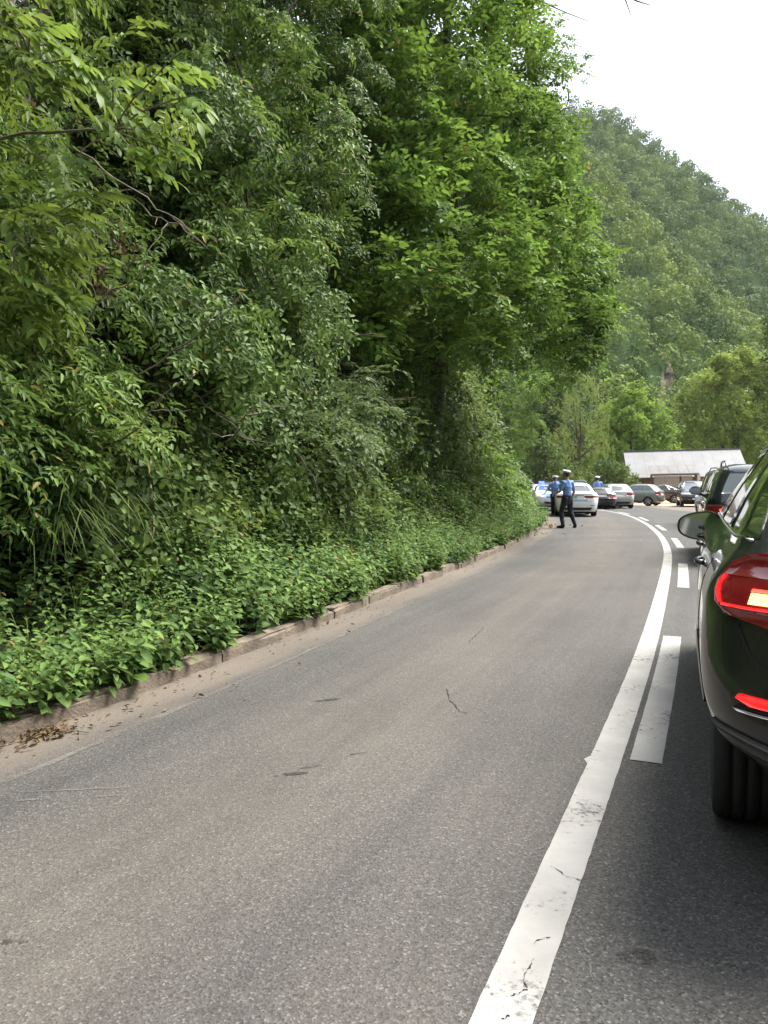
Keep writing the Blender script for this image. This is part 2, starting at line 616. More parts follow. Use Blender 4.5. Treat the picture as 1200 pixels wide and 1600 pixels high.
# ------------------------------------------------------------------ setting materials
def road_material():
    m, nt, out = new_mat('asphalt')
    tc = nt.nodes.new('ShaderNodeTexCoord')
    uv = N(nt, 'ShaderNodeUVMap', uv_map='lane')
    sep = nt.nodes.new('ShaderNodeSeparateXYZ')
    nt.links.new(uv.outputs[0], sep.inputs[0])
    L = nt.links.new
    # grain of the stones in the asphalt
    v1 = N(nt, 'ShaderNodeTexVoronoi')
    v1.inputs['Scale'].default_value = 150
    L(tc.outputs['Object'], v1.inputs['Vector'])
    g1 = N(nt, 'ShaderNodeTexNoise')
    g1.inputs['Scale'].default_value = 60
    g1.inputs['Detail'].default_value = 6
    L(tc.outputs['Object'], g1.inputs['Vector'])
    sc = nt.nodes.new('ShaderNodeSeparateColor')
    L(v1.outputs['Color'], sc.inputs[0])
    stone = ramp(nt, [(0.0, (0.012, 0.012, 0.012, 1)), (0.28, (0.046, 0.046, 0.045, 1)), (0.80, (0.082, 0.082, 0.079, 1)), (0.95, (0.13, 0.128, 0.12, 1)), (1.0, (0.22, 0.215, 0.20, 1))])
    L(sc.outputs[0], stone.inputs[0])
    gr = ramp(nt, [(0.3, (0.040, 0.040, 0.039, 1)), (0.7, (0.098, 0.097, 0.092, 1))])
    L(g1.outputs['Fac'], gr.inputs[0])
    mx = N(nt, 'ShaderNodeMix', data_type='RGBA')
    mx.inputs[0].default_value = 0.35
    L(stone.outputs[0], mx.inputs[6])
    L(gr.outputs[0], mx.inputs[7])
    # wheel tracks and the dusty crown of the lane, measured across from the solid line
    wob = N(nt, 'ShaderNodeTexNoise')
    wob.inputs['Scale'].default_value = 0.35
    wob.inputs['Detail'].default_value = 4
    L(tc.outputs['Object'], wob.inputs['Vector'])
    off = N(nt, 'ShaderNodeMath', operation='MULTIPLY_ADD')
    L(wob.outputs['Fac'], off.inputs[0])
    off.inputs[1].default_value = 0.7
    L(sep.outputs[0], off.inputs[2])
    mr = N(nt, 'ShaderNodeMapRange')
    mr.inputs['From Min'].default_value = -0.35
    mr.inputs['From Max'].default_value = 3.65
    L(off.outputs[0], mr.inputs['Value'])
    band = ramp(nt, [(0.0, (.03, .03, .03, 1)), (0.12, (.0, .0, .0, 1)), (0.22, (.22, .22, .22, 1)), (0.34, (.20, .20, .20, 1)), (0.45, (.46, .46, .46, 1)), (0.56, (.42, .42, .42, 1)),
                     (0.66, (.22, .22, .22, 1)), (0.74, (.06, .06, .06, 1)), (0.88, (.08, .08, .08, 1)), (1.0, (.10, .10, .10, 1))])
    L(mr.outputs[0], band.inputs[0])
    pn = N(nt, 'ShaderNodeTexNoise')
    pn.inputs['Scale'].default_value = 0.9
    pn.inputs['Detail'].default_value = 8
    pn.inputs['Roughness'].default_value = 0.65
    L(tc.outputs['Object'], pn.inputs['Vector'])
    pr = ramp(nt, [(0.25, (.35, .35, .35, 1)), (0.7, (1, 1, 1, 1))])
    L(pn.outputs['Fac'], pr.inputs[0])
    bm = N(nt, 'ShaderNodeMix', data_type='RGBA', blend_type='MULTIPLY')
    bm.inputs[0].default_value = 1
    L(band.outputs[0], bm.inputs[6])
    L(pr.outputs[0], bm.inputs[7])
    # thick dirt against the kerb
    kd = N(nt, 'ShaderNodeAttribute', attribute_name='kerb_dist')
    kn = N(nt, 'ShaderNodeTexNoise')
    kn.inputs['Scale'].default_value = 1.6
    kn.inputs['Detail'].default_value = 7
    kn.inputs['Roughness'].default_value = 0.6
    L(tc.outputs['Object'], kn.inputs['Vector'])
    ka = N(nt, 'ShaderNodeMath', operation='MULTIPLY_ADD')
    L(kn.outputs['Fac'], ka.inputs[0])
    ka.inputs[1].default_value = 0.42
    L(kd.outputs['Fac'], ka.inputs[2])
    kr = ramp(nt, [(0.0, (1, 1, 1, 1)), (0.30, (.95, .95, .95, 1)), (0.52, (.70, .70, .70, 1)), (0.64, (.22, .22, .22, 1)), (0.90, (0, 0, 0, 1))])
    L(ka.outputs[0], kr.inputs[0])
    mxd = N(nt, 'ShaderNodeMix', data_type='RGBA', blend_type='LIGHTEN')
    mxd.inputs[0].default_value = 1
    L(bm.outputs[2], mxd.inputs[6])
    L(kr.outputs[0], mxd.inputs[7])
    # stones still show through dust
    dn = N(nt, 'ShaderNodeMath', operation='MULTIPLY')
    L(mxd.outputs[2], dn.inputs[0])
    dr = ramp(nt, [(0.0, (.55, .55, .55, 1)), (0.6, (1, 1, 1, 1))])
    L(sc.outputs[1], dr.inputs[0])
    L(dr.outputs[0], dn.inputs[1])
    tan = N(nt, 'ShaderNodeMix', data_type='RGBA')
    L(kn.outputs['Fac'], tan.inputs[0])
    tan.inputs[6].default_value = (0.125, 0.103, 0.082, 1)
    tan.inputs[7].default_value = (0.200, 0.168, 0.134, 1)
    fin = N(nt, 'ShaderNodeMix', data_type='RGBA')
    L(dn.outputs[0], fin.inputs[0])
    L(mx.outputs[2], fin.inputs[6])
    L(tan.outputs[2], fin.inputs[7])
    # broad patches, darker and paler
    bn = N(nt, 'ShaderNodeTexNoise')
    bn.inputs['Scale'].default_value = 0.5
    bn.inputs['Detail'].default_value = 5
    L(tc.outputs['Object'], bn.inputs['Vector'])
    br = ramp(nt, [(0.3, (.72, .73, .73, 1)), (0.7, (.98, .97, .97, 1))])
    L(bn.outputs['Fac'], br.inputs[0])
    fm = N(nt, 'ShaderNodeMix', data_type='RGBA', blend_type='MULTIPLY')
    fm.inputs[0].default_value = 1
    L(fin.outputs[2], fm.inputs[6])
    L(br.outputs[0], fm.inputs[7])
    st = nt.nodes.new('ShaderNodeMapping')
    st.inputs['Scale'].default_value = (5.0, 0.22, 1)
    L(uv.outputs[0], st.inputs['Vector'])
    sn = N(nt, 'ShaderNodeTexNoise')
    sn.inputs['Scale'].default_value = 1.0
    sn.inputs['Detail'].default_value = 6
    sn.inputs['Roughness'].default_value = 0.6
    L(st.outputs[0], sn.inputs['Vector'])
    sr = ramp(nt, [(0.3, (.86, .86, .87, 1)), (0.7, (1.12, 1.11, 1.10, 1))])
    L(sn.outputs['Fac'], sr.inputs[0])
    fs = N(nt, 'ShaderNodeMix', data_type='RGBA', blend_type='MULTIPLY')
    fs.inputs[0].default_value = 1
    L(fm.outputs[2], fs.inputs[6])
    L(sr.outputs[0], fs.inputs[7])
    fm = fs
    b = nt.nodes.new('ShaderNodeBsdfPrincipled')
    b.inputs['Roughness'].default_value = 0.82
    b.inputs['Specular IOR Level'].default_value = 0.3
    L(fm.outputs[2], b.inputs['Base Color'])
    bp = N(nt, 'ShaderNodeBump')
    bp.inputs['Strength'].default_value = 0.5
    bp.inputs['Distance'].default_value = 0.004
    L(v1.outputs['Distance'], bp.inputs['Height'])
    L(bp.outputs[0], b.inputs['Normal'])
    L(b.outputs[0], out.inputs['Surface'])
    return m


def paint_material(name, wear, col=(0.335, 0.33, 0.315), soft=0.08):
    """road paint with grey dirt, hairline cracks and bare spots; wear 0..1"""
    m, nt, out = new_mat(name)
    L = nt.links.new
    tc = nt.nodes.new('ShaderNodeTexCoord')
    n1 = N(nt, 'ShaderNodeTexNoise')
    n1.inputs['Scale'].default_value = 3.2
    n1.inputs['Detail'].default_value = 9
    n1.inputs['Roughness'].default_value = 0.66
    L(tc.outputs['Object'], n1.inputs['Vector'])
    cr = ramp(nt, [(0.25, c4([x * 0.72 for x in col])), (0.62, c4(col))])
    L(n1.outputs['Fac'], cr.inputs[0])
    n2 = N(nt, 'ShaderNodeTexNoise')
    n2.inputs['Scale'].default_value = 34
    n2.inputs['Detail'].default_value = 7
    n2.inputs['Roughness'].default_value = 0.75
    L(tc.outputs['Object'], n2.inputs['Vector'])
    n3 = N(nt, 'ShaderNodeTexNoise')
    n3.inputs['Scale'].default_value = 2.0
    n3.inputs['Detail'].default_value = 5
    L(tc.outputs['Object'], n3.inputs['Vector'])
    am = N(nt, 'ShaderNodeMath', operation='ADD')
    L(n2.outputs['Fac'], am.inputs[0])
    L(n3.outputs['Fac'], am.inputs[1])
    bare = ramp(nt, [(max(0.0, 0.30 + wear * 0.33), (0, 0, 0, 1)), (min(1.0, 0.30 + wear * 0.34 + soft), (1, 1, 1, 1))])
    hm = N(nt, 'ShaderNodeMath', operation='MULTIPLY')
    L(am.outputs[0], hm.inputs[0])
    hm.inputs[1].default_value = 0.5
    L(hm.outputs[0], bare.inputs[0])
    b = nt.nodes.new('ShaderNodeBsdfPrincipled')
    b.inputs['Roughness'].default_value = 0.7
    b.inputs['Specular IOR Level'].default_value = 0.3
    L(cr.outputs[0], b.inputs['Base Color'])
    bp = N(nt, 'ShaderNodeBump')
    bp.inputs['Strength'].default_value = 0.4
    bp.inputs['Distance'].default_value = 0.003
    L(n2.outputs['Fac'], bp.inputs['Height'])
    L(bp.outputs[0], b.inputs['Normal'])
    tr = nt.nodes.new('ShaderNodeBsdfTransparent')
    ms = nt.nodes.new('ShaderNodeMixShader')
    L(bare.outputs[0], ms.inputs[0])
    L(tr.outputs[0], ms.inputs[1])
    L(b.outputs[0], ms.inputs[2])
    L(ms.outputs[0], out.inputs['Surface'])
    return m


M = {}
M['asphalt'] = road_material()
M['paint'] = paint_material('white_road_paint', 0.10, (0.315, 0.31, 0.295), .11)
M['worn_paint'] = paint_material('worn_road_paint', 0.27, (0.18, 0.170, 0.155), .34)
M['scuff'] = paint_material('tyre_scuff', 0.60, (0.034, 0.032, 0.030))
M['crack'] = principled('dark_crack', (0.018, 0.016, 0.014), 0.95)
M['kerb'] = principled('dusty_concrete', (0.155, 0.124, 0.092), 0.92, vary=0.45, vscale=7, bump=0.7, bscale=60, dirt=(0.10, 0.082, 0.058))
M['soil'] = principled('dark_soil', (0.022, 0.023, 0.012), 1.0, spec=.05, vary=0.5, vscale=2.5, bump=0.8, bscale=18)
M['gravel_lot'] = principled('sandy_gravel', (0.36, 0.27, 0.175), 0.95, vary=0.22, vscale=0.6, bump=0.4, bscale=30)
M['ground'] = principled('grassy_ground', (0.070, 0.085, 0.035), 1.0, spec=.05, vary=0.4, vscale=0.4)
M['hill'] = principled('hill_soil', (0.026, 0.050, 0.018), 1.0, spec=.03, vary=0.35, vscale=0.02)
M['bare_earth'] = principled('bare_earth', (0.115, 0.105, 0.080), 1.0, spec=.05, vary=0.5, vscale=0.25, bump=0.6, bscale=3)
M['bark'] = principled('bark', (0.060, 0.050, 0.038), 0.92, vary=0.4, vscale=6, bump=0.9, bscale=26)
M['pale_bark'] = principled('pale_bark', (0.145, 0.120, 0.090), 0.9, vary=0.35, vscale=8, bump=0.7, bscale=30)

# ------------------------------------------------------------------ ground, road, lot
gr = []
for a in np.linspace(0, 2 * math.pi, 48, endpoint=False):
    gr.append((2500 * math.cos(a), 2500 * math.sin(a), -0.02))
tag(mesh('ground', gr, [tuple(range(48))], M['ground']), kind='structure')

lat = np.concatenate([np.linspace(-4.2, 6.0, 52)])           # metres to the left of the solid line
idx = np.arange(0, len(LP), 2)
rv, rf, ruv, rk = [], [], [], []
for i in idx:
    for w in lat:
        p = LP[i] + LN[i] * w
        rv.append((p[0], p[1], 0.0))
        ruv.append((w, LS[i]))
_rv = np.array(rv)
kd = np.full(len(_rv), 9.0)
for a in range(0, len(_rv), 2000):
    q = _rv[a:a + 2000, None, :2] - KP[None, :, :]
    kd[a:a + 2000] = np.sqrt((q ** 2).sum(2)).min(1)
nl = len(lat)
for a in range(len(idx) - 1):
    for b in range(nl - 1):
        rf.append((a * nl + b + 1, a * nl + b, (a + 1) * nl + b, (a + 1) * nl + b + 1))
road = mesh('road', rv, rf, M['asphalt'])
ul = road.data.uv_layers.new(name='lane')
li = np.zeros(len(road.data.loops), np.int32)
road.data.loops.foreach_get('vertex_index', li)
ul.data.foreach_set('uv', np.array(ruv, np.float32)[li].ravel())
at_ = road.data.attributes.new('kerb_dist', 'FLOAT', 'POINT')
at_.data.foreach_set('value', kd.astype(np.float32))
tag(road, kind='structure')

ap = [(9.0, 22.0), (12.5, 27.0), (20, 33), (34, 38), (62, 40), (62, 47.5), (34, 48.2), (24, 49.5), (17, 51), (13.5, 54), (12.5, 50), (11, 38)]
apron = mesh('side_road', [(x, y, -0.005) for x, y in ap], [tuple(range(len(ap)))], M['asphalt'])
tag(apron, kind='structure')
lot = [(9.5, 44), (80, 36), (82, 92), (40, 96), (6, 100), (12, 70)]
tag(mesh('gravel_lot', [(x, y, -0.011) for x, y in lot], [tuple(range(len(lot)))], M['gravel_lot']), kind='structure')


# ------------------------------------------------------------------ painted lines, each a sheet 4 mm above the asphalt
def strip(name, P, Nn, w0, w1, z, mat, ragged=0.0, parent=None, seed=0):
    n = len(P)
    rg = np.random.default_rng(seed)
    a = np.broadcast_to(w0, (n,)) + (vnoise(np.stack([np.arange(n) * 1.0, np.zeros(n), np.zeros(n)], 1), 1.3, seed) - .5) * ragged
    b = np.broadcast_to(w1, (n,)) + (vnoise(np.stack([np.arange(n) * 1.0, np.zeros(n), np.zeros(n) + 9], 1), 1.3, seed) - .5) * ragged
    v = [(P[i][0] + Nn[i][0] * a[i], P[i][1] + Nn[i][1] * a[i], z) for i in range(n)] + [(P[i][0] + Nn[i][0] * b[i], P[i][1] + Nn[i][1] * b[i], z) for i in range(n)]
    f = [(i, i + 1, n + i + 1, n + i) for i in range(n - 1)]
    return mesh(name, v, f, mat, parent)


def resample(P, s, q):
    return np.stack([np.interp(q, s, P[:, 0]), np.interp(q, s, P[:, 1])], 1)


s_line = np.arange(0.0, LS[-1] - 1, 0.04)
lp, ln_ = resample(LP, LS, s_line), norm(resample(LN, LS, s_line))
solid = strip('solid_line', lp, ln_, -0.072, 0.072, 0.004, M['paint'], 0.003, road, 3)
# the blob where the paint spilt over at the side of the line
sp = on_ground(921, 1190)
tag(mesh('paint_spill', [(sp[0] - .02, sp[1] - .16, .003), (sp[0] + .03, sp[1] - .18, .003), (sp[0] + .08, sp[1] + .02, .003), (sp[0] + .1, sp[1] + .15, .003), (sp[0] + .06, sp[1] + .10, .003), (sp[0] + .012, sp[1] + .06, .003), (sp[0] - .018, sp[1] + .03, .003)],
         [tuple(range(7))], M['paint'], road))
d_start = on_ground(1021, 1181)[:2]
s0 = LS[int(np.argmin(((LP - d_start) ** 2).sum(1)))]
for k in range(-2, 12):
    a = s0 + 6.75 * k
    q = np.arange(a, a + 3.35, 0.08)
    if q[0] < 0 or q[-1] > LS[-1] - 1:
        continue
    P_, N_ = resample(LP, LS, q), norm(resample(LN, LS, q))
    g = 0.105 + 0.10 * min(1.0, max(0.0, k / 1.5))
    strip('dashed_line', P_, N_, -g - 0.145, -g, 0.004, M['paint'], 0.003, road, 20 + k)
# worn edge line beside the dirt
q = np.arange(2, KS[-1] - 2, 0.12)
P_, N_ = resample(KP, KS, q), norm(resample(KN, KS, q))
strip('edge_line', P_, N_, -0.435, -0.405, 0.004, M['worn_paint'], 0.03, road, 5)
# scraped pale strokes near the left margin
for (x0, y0, x1, y1, w) in ((35, 1238, 205, 1231, .004), (150, 1246, 190, 1243, .004), (25, 1252, 60, 1250, .007), (470, 1024, 520, 1012, .006)):
    a, b = on_ground(x0, y0)[:2], on_ground(x1, y1)[:2]
    tt = np.linspace(0, 1, 14)[:, None]
    P_ = a + (b - a) * tt + (RNG.random((14, 2)) - .5) * .01
    nn = norm(np.array([-(b - a)[1], (b - a)[0]]))
    strip('paint_scrape', P_, np.repeat(nn[None], 14, 0), -w, w, 0.004, M['worn_paint'], w, road, int(x0))
# dark scuffs and cracks on the asphalt
for (x0, y0, w, ln) in ((455, 1210, .018, .16), (484, 1199, .008, .12), (511, 1094, .02, .18), (547, 1131, .012, .14), (520, 1165, .012, .1), (228, 1375, .012, .10), (107, 1452, .010, .06),
                        (133, 1362, .010, .07), (20, 1472, .012, .09), (995, 1495, .035, .11), (560, 1178, .01, .09), (640, 1060, .012, .2)):
    p = on_ground(x0, y0)[:2]
    d = norm(np.array([1.0, .28 + RNG.normal(0, .12)]))
    tt = np.linspace(-.5, .5, 9)[:, None]
    P_ = p + d * tt * ln
    ww = w * np.sqrt(np.maximum(0.02, 1 - (2 * tt[:, 0]) ** 2))
    strip('tyre_scuff', P_, np.repeat(np.array([[-d[1], d[0]]]), 9, 0), -ww, ww, 0.0025, M['scuff'], w * .6, road, int(x0 + y0))
for pts in (((698, 1077), (704, 1096), (712, 1104), (718, 1112), (731, 1114)), ((732, 1005), (742, 994), (756, 981)), ((1042, 1240), (1046, 1215), (1048, 1188)),
            ((905, 1430), (918, 1490), (936, 1555), (946, 1600))):
    P_ = np.array([on_ground(*p)[:2] for p in pts])
    s_ = np.linspace(0, 1, len(P_))
    q = np.linspace(0, 1, 24)
    P_ = np.stack([np.interp(q, s_, P_[:, 0]), np.interp(q, s_, P_[:, 1])], 1) + (RNG.random((24, 2)) - .5) * .012
    tn = norm(np.gradient(P_, axis=0))
    pale = pts[0][0] > 900
    strip('pale_scratch' if pale else 'crack', P_, np.stack([-tn[:, 1], tn[:, 0]], 1), -.0012 if pale else -.003, .0012 if pale else .003, 0.003, M['worn_paint'] if pale else M['crack'], .006, road, 77)
# hairline cracks across the solid line
for pts in (((862, 1355), (872, 1362), (884, 1372), (900, 1375), (906, 1377)), ((832, 1500), (828, 1515), (818, 1530), (824, 1547)), ((790, 1560), (812, 1556), (822, 1548)), ((784, 1596), (795, 1590)),
            ((836, 1476), (845, 1470), (858, 1466)), ((925, 1258), (938, 1262))):
    P_ = np.array([on_ground(*p)[:2] for p in pts])
    s_ = np.linspace(0, 1, len(P_))
    q = np.linspace(0, 1, 16)
    P_ = np.stack([np.interp(q, s_, P_[:, 0]), np.interp(q, s_, P_[:, 1])], 1) + (RNG.random((16, 2)) - .5) * .008
    tn = norm(np.gradient(P_, axis=0))
    strip('crack', P_, np.stack([-tn[:, 1], tn[:, 0]], 1), -.0013, .0013, 0.0055, M['crack'], .005, road, 78)

# ------------------------------------------------------------------ kerb: one object per stone
kerb = tag(link('kerb', None), kind='structure')
KW, KH = 0.15, 0.095


def kerbstone_mesh(seed):
    rg = random.Random(seed)
    bm = bmesh.new()
    bmesh.ops.create_cube(bm, size=1.0)
    for v in bm.verts:
        v.co = Vector((v.co.x * 0.985, v.co.y * KW, v.co.z * 0.30))
    bmesh.ops.subdivide_edges(bm, edges=[e for e in bm.edges if abs((e.verts[0].co - e.verts[1].co).x) > .5], cuts=3)
    bmesh.ops.bevel(bm, geom=[e for e in bm.edges if e.calc_length() > .2 and all(v.co.z > .1 for v in e.verts) and abs((e.verts[0].co - e.verts[1].co).x) > .1], offset=0.02, segments=2, affect='EDGES')
    for v in bm.verts:
        v.co += Vector((rg.gauss(0, .004), rg.gauss(0, .006), rg.gauss(0, .006)))
    me = bpy.data.meshes.new('kerbstone')
    bm.to_mesh(me)
    bm.free()
    me.materials.append(M['kerb'])
    return me


stones = [kerbstone_mesh(i) for i in range(5)]
k = 0
s = KS[kerb_index(0.5)]
while s < KS[-1] - 4 and k < 75:
    p = resample(KP, KS, np.array([s]))[0]
    t = norm(resample(KT, KS, np.array([s]))[0])
    n = np.array([-t[1], t[0]])
    o = link('kerbstone', stones[k % 5], kerb)
    c = p + n * (KW / 2 + RNG.normal(0, .008))
    o.location = (c[0], c[1], KH - 0.15 + RNG.normal(0, .006))
    o.rotation_euler = (RNG.normal(0, .025), RNG.normal(0, .006), math.atan2(t[1], t[0]) + RNG.normal(0, .006))
    s += 1.0
    k += 1

# ------------------------------------------------------------------ the bank on the left
HD = np.array([-0.2, 0.0, 0.12, 0.5, 1.0, 1.6, 2.3, 3.1, 5.0, 9.0, 14.0, 30.0, 60.0])
HZ = np.array([0.02, 0.05, 0.12, 0.26, 0.60, 1.75, 3.7, 5.6, 7.4, 9.6, 12.0, 19.0, 26.0])


def bank_h(s, d):
    far = np.clip((s - 46) / 22.0, 0, 1)                      # the cutting gets lower round the bend
    return np.interp(d, HD, HZ) * (1 - 0.45 * far)


def bank_point(s, d, lift=0.0):
    s, d = np.atleast_1d(s).astype(float), np.atleast_1d(d).astype(float)
    p = resample(KP, KS, s)
    n = norm(resample(KN, KS, s))
    xy = p + n * (KW + d)[:, None]
    z = bank_h(s, d)
    P = np.stack([xy[:, 0], xy[:, 1], z], 1)
    slope = (bank_h(s, d + .15) - bank_h(s, d - .15)) / .3
    nr = norm(np.stack([-n[:, 0] * slope, -n[:, 1] * slope, np.ones(len(s))], 1))
    bump = (vnoise(P, 1.6, 11) - .5) * 0.9 + (vnoise(P, .6, 12) - .5) * 0.35
    P = P + nr * ((bump * np.clip(d / 1.2, 0, 1)) + lift)[:, None]
    return P, nr, n


bs = np.arange(0.5, KS[-1] - 1, 0.5)
bd = np.array([-0.02, 0.12, 0.3, 0.5, 0.75, 1.0, 1.3, 1.6, 1.95, 2.3, 2.7, 3.1, 3.7, 4.4, 5.4, 7, 9, 11.5, 14, 20, 30])
bv = np.concatenate([bank_point(bs, np.full(len(bs), d), -0.12 if d > .9 else 0)[0] for d in bd])
nb = len(bs)
bf = [(j * nb + i, (j * nb) + i + 1, (j + 1) * nb + i + 1, (j + 1) * nb + i) for j in range(len(bd) - 1) for i in range(nb - 1)]
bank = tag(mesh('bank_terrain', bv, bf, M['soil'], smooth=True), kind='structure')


def wall_depth(px, py):
    """distance to the bank; above the top of the cutting it goes on as a steep face"""
    if py < 520:
        return min(_wall(px, py), _wall(px, 520) + (520 - py) * .004)
    return _wall(px, py)


def _wall(px, py):
    """distance ahead at which the sight line through a photo pixel meets the bank"""
    d = ray(px, py)
    Y = np.arange(2.5, 60, 0.15)
    P = np.array([0, 0, CAM_H]) + d[None, :] * (Y / d[1])[:, None]
    q = P[:, None, :2] - KP[None, :, :]
    dd = (q ** 2).sum(2)
    j = dd.argmin(1)
    side = (q[np.arange(len(Y)), j] * KN[j]).sum(1) - KW
    z = bank_h(KS[j], np.maximum(side, -.2))
    hit = np.where((side > 0) & (P[:, 2] < z))[0]
    return Y[hit[0]] if len(hit) else 60.0


# ------------------------------------------------------------------ hills
def hill_sheet(name, ridge, D0, D1, z0, mat, az=(-0.25, 1.6), n=90, m=26, bulge=0.15, seed=3):
    """hillside seen from the road: foot at distance D0, ridge line at distance D1; ridge = [(tan azimuth, tan elevation)]"""
    u = np.linspace(az[0], az[1], n)
    e = np.interp(u, [r[0] for r in ridge], [r[1] for r in ridge])
    v = np.linspace(0, 1.25, m)
    verts = []
    for vv in v:
        Y = D0 + (D1 - D0) * vv
        f = min(vv, 1.0)
        prof = f ** (1 - bulge) if vv <= 1 else 1 - (vv - 1) * .5
        z = z0 + (e * D1 + CAM_H - z0) * prof
        P = np.stack([u * Y, np.full(n, Y), z], 1)
        P[:, 2] += (vnoise(P, 28, seed) - .5) * 14 * f * (1 - .7 * f) + (vnoise(P, 70, seed + 1) - .5) * 22 * f * (1 - f)
        verts.append(P)
    V = np.concatenate(verts)
    F = [(a * n + b, a * n + b + 1, (a + 1) * n + b + 1, (a + 1) * n + b) for a in range(m - 1) for b in range(n - 1)]
    o = tag(mesh(name, V, F, mat, smooth=True), kind='structure')
    return np.array(verts), o


def E(y):
    return (HORIZON - y) / FOC


far_ridge = [(-.4, E(120)), (-.1, E(85)), (.08, E(110)), (.2, E(166)), (.235, E(187)), (.29, E(199)), (.34, E(240)), (.39, E(282)), (.44, E(325)), (.5, E(377)), (.7, E(470)), (1.0, E(600)), (1.6, E(690))]
near_ridge = [(-.4, E(200)), (.0, E(190)), (.15, E(215)), (.24, E(258)), (.30, E(325)), (.37, E(415)), (.43, E(470)), (.5, E(545)), (.62, E(640)), (.9, E(720)), (1.6, E(745))]
HV, hill = hill_sheet('hill', far_ridge, 165, 360, -1, M['hill'], seed=3)
SV, spur = hill_sheet('hill_spur', near_ridge, 120, 215, -1, M['hill'], seed=8)


def surface_samples(G, count, seed, azlim=(.12, .62)):
    """random points on a hill grid, in the part of it that the road shows"""
    rg = np.random.default_rng(seed)
    m, n = G.shape[:2]
    a = rg.random(count) * (m - 1.001) * 0.84
    b = rg.random(count) * (n - 1.001)
    ia, ib = a.astype(int), b.astype(int)
    fa, fb = (a - ia)[:, None], (b - ib)[:, None]
    P = G[ia, ib] * (1 - fa) * (1 - fb) + G[ia + 1, ib] * fa * (1 - fb) + G[ia, ib + 1] * (1 - fa) * fb + G[ia + 1, ib + 1] * fa * fb
    az = P[:, 0] / P[:, 1]
    return P[(az > azlim[0]) & (az < azlim[1])]


def thin_out(P, dmin):
    order = np.argsort(RNG.random(len(P)))
    keep = []
    cell = {}
    for i in order:
        c = (int(P[i][0] // dmin), int(P[i][1] // dmin), int(P[i][2] // dmin))
        ok = True
        for dx in (-1, 0, 1):
            for dy in (-1, 0, 1):
                for dz in (-1, 0, 1):
                    for j in cell.get((c[0] + dx, c[1] + dy, c[2] + dz), ()):
                        if ((P[i] - P[j]) ** 2).sum() < dmin * dmin:
                            ok = False
        if ok:
            keep.append(i)
            cell.setdefault(c, []).append(i)
    return P[keep]


def forest(name, P, mat, rad=(2.8, 4.6), per=8.5, leaf=0.85, seed=5):
    """crowns of a far wood, every crown a lumpy heap of leaf clumps"""
    rg = np.random.default_rng(seed)
    lv = Leaves()
    C, R, T = [], [], []
    for p in P:
        r = rg.uniform(*rad)
        h = r * rg.uniform(1.0, 1.5)
        top = p + np.array([0, 0, h])
        C.append(top)
        R.append(r)
        tn = rg.random()
        T.append(tn)
        for q in range(5):
            a = rg.uniform(0, 6.28)
            C.append(top + np.array([math.cos(a) * r * .5, math.sin(a) * r * .5, rg.uniform(-.4, .55) * r]))
            R.append(r * rg.uniform(.42, .6))
            T.append(tn + rg.normal(0, .12))
    C, R, T = np.array(C), np.array(R), np.array(T)
    n = np.maximum(4, (per * R ** 2 / (leaf ** 2) * .5)).astype(int)
    i = np.repeat(np.arange(len(C)), n)
    v = norm(rg.normal(0, 1, (len(i), 3)) + np.array([0, -.25, .35]))
    pos = C[i] + v * R[i][:, None] * rg.uniform(.8, 1.05, (len(i), 1))
    t = norm(np.cross(v, rg.normal(0, 1, (len(i), 3))) + np.array([0, 0, -.3]))
    nr = norm(v + rg.normal(0, .22, v.shape) + np.array([0, 0, .25]))
    sz = leaf * rg.uniform(.6, 1.4, len(i))
    lv.add(pos - t * sz[:, None] * .5, t, nr, sz, sz * .8)
    lv.tint = T[i] + rg.normal(0, .10, len(i))
    o = lv.build(name, mat, shape=TUFT)
    tag(o, kind='stuff')
    return o, lv.count()


M['far_leaf'] = leaf_mat('far_forest_leaf', (0.030, 0.066, 0.022), (0.135, 0.208, 0.056), 0.2, 0.75, clump=30.0, leafvar=.6)
M['spur_leaf'] = leaf_mat('spur_forest_leaf', (0.040, 0.082, 0.022), (0.190, 0.262, 0.062), 0.2, 0.75, clump=20.0, leafvar=.6)


def tint_by_tree(m):
    nt = m.node_tree
    at2 = N(nt, 'ShaderNodeAttribute', attribute_name='tint')
    for l in list(nt.links):
        if l.from_socket.name == 'Random Per Island':
            to = l.to_socket
            nt.links.remove(l)
            nt.links.new(at2.outputs['Fac'], to)


tint_by_tree(M['far_leaf'])
tint_by_tree(M['spur_leaf'])
PH = thin_out(surface_samples(HV, 26000, 1, (.13, .62)), 5.2)
PS = thin_out(surface_samples(SV, 16000, 2, (.10, .62)), 4.3)
# nothing grows on the bare earth slide above the sheds
def off_slide(P):
    x, y, f = project(P)
    return P[~((y > 552) & (y < 665) & (np.abs(x - (1022 + (y - 560) * .16)) < 5 + (y - 555) * .06))]
PS, PH = off_slide(PS), off_slide(PH)
fo, n1 = forest('far_forest', PH, M['far_leaf'], (2.5, 4.1), 8.0, .8, 5)
tag(fo, 'dark bluish green wood covering the high far hillside up to the skyline', 'forest')
fo, n2 = forest('near_forest', PS, M['spur_leaf'], (2.1, 3.5), 8.0, 0.64, 6)
tag(fo, 'paler yellow green wood on the lower spur in front of the high hillside', 'forest')
print('forest leaves', n1, n2, len(PH), len(PS))
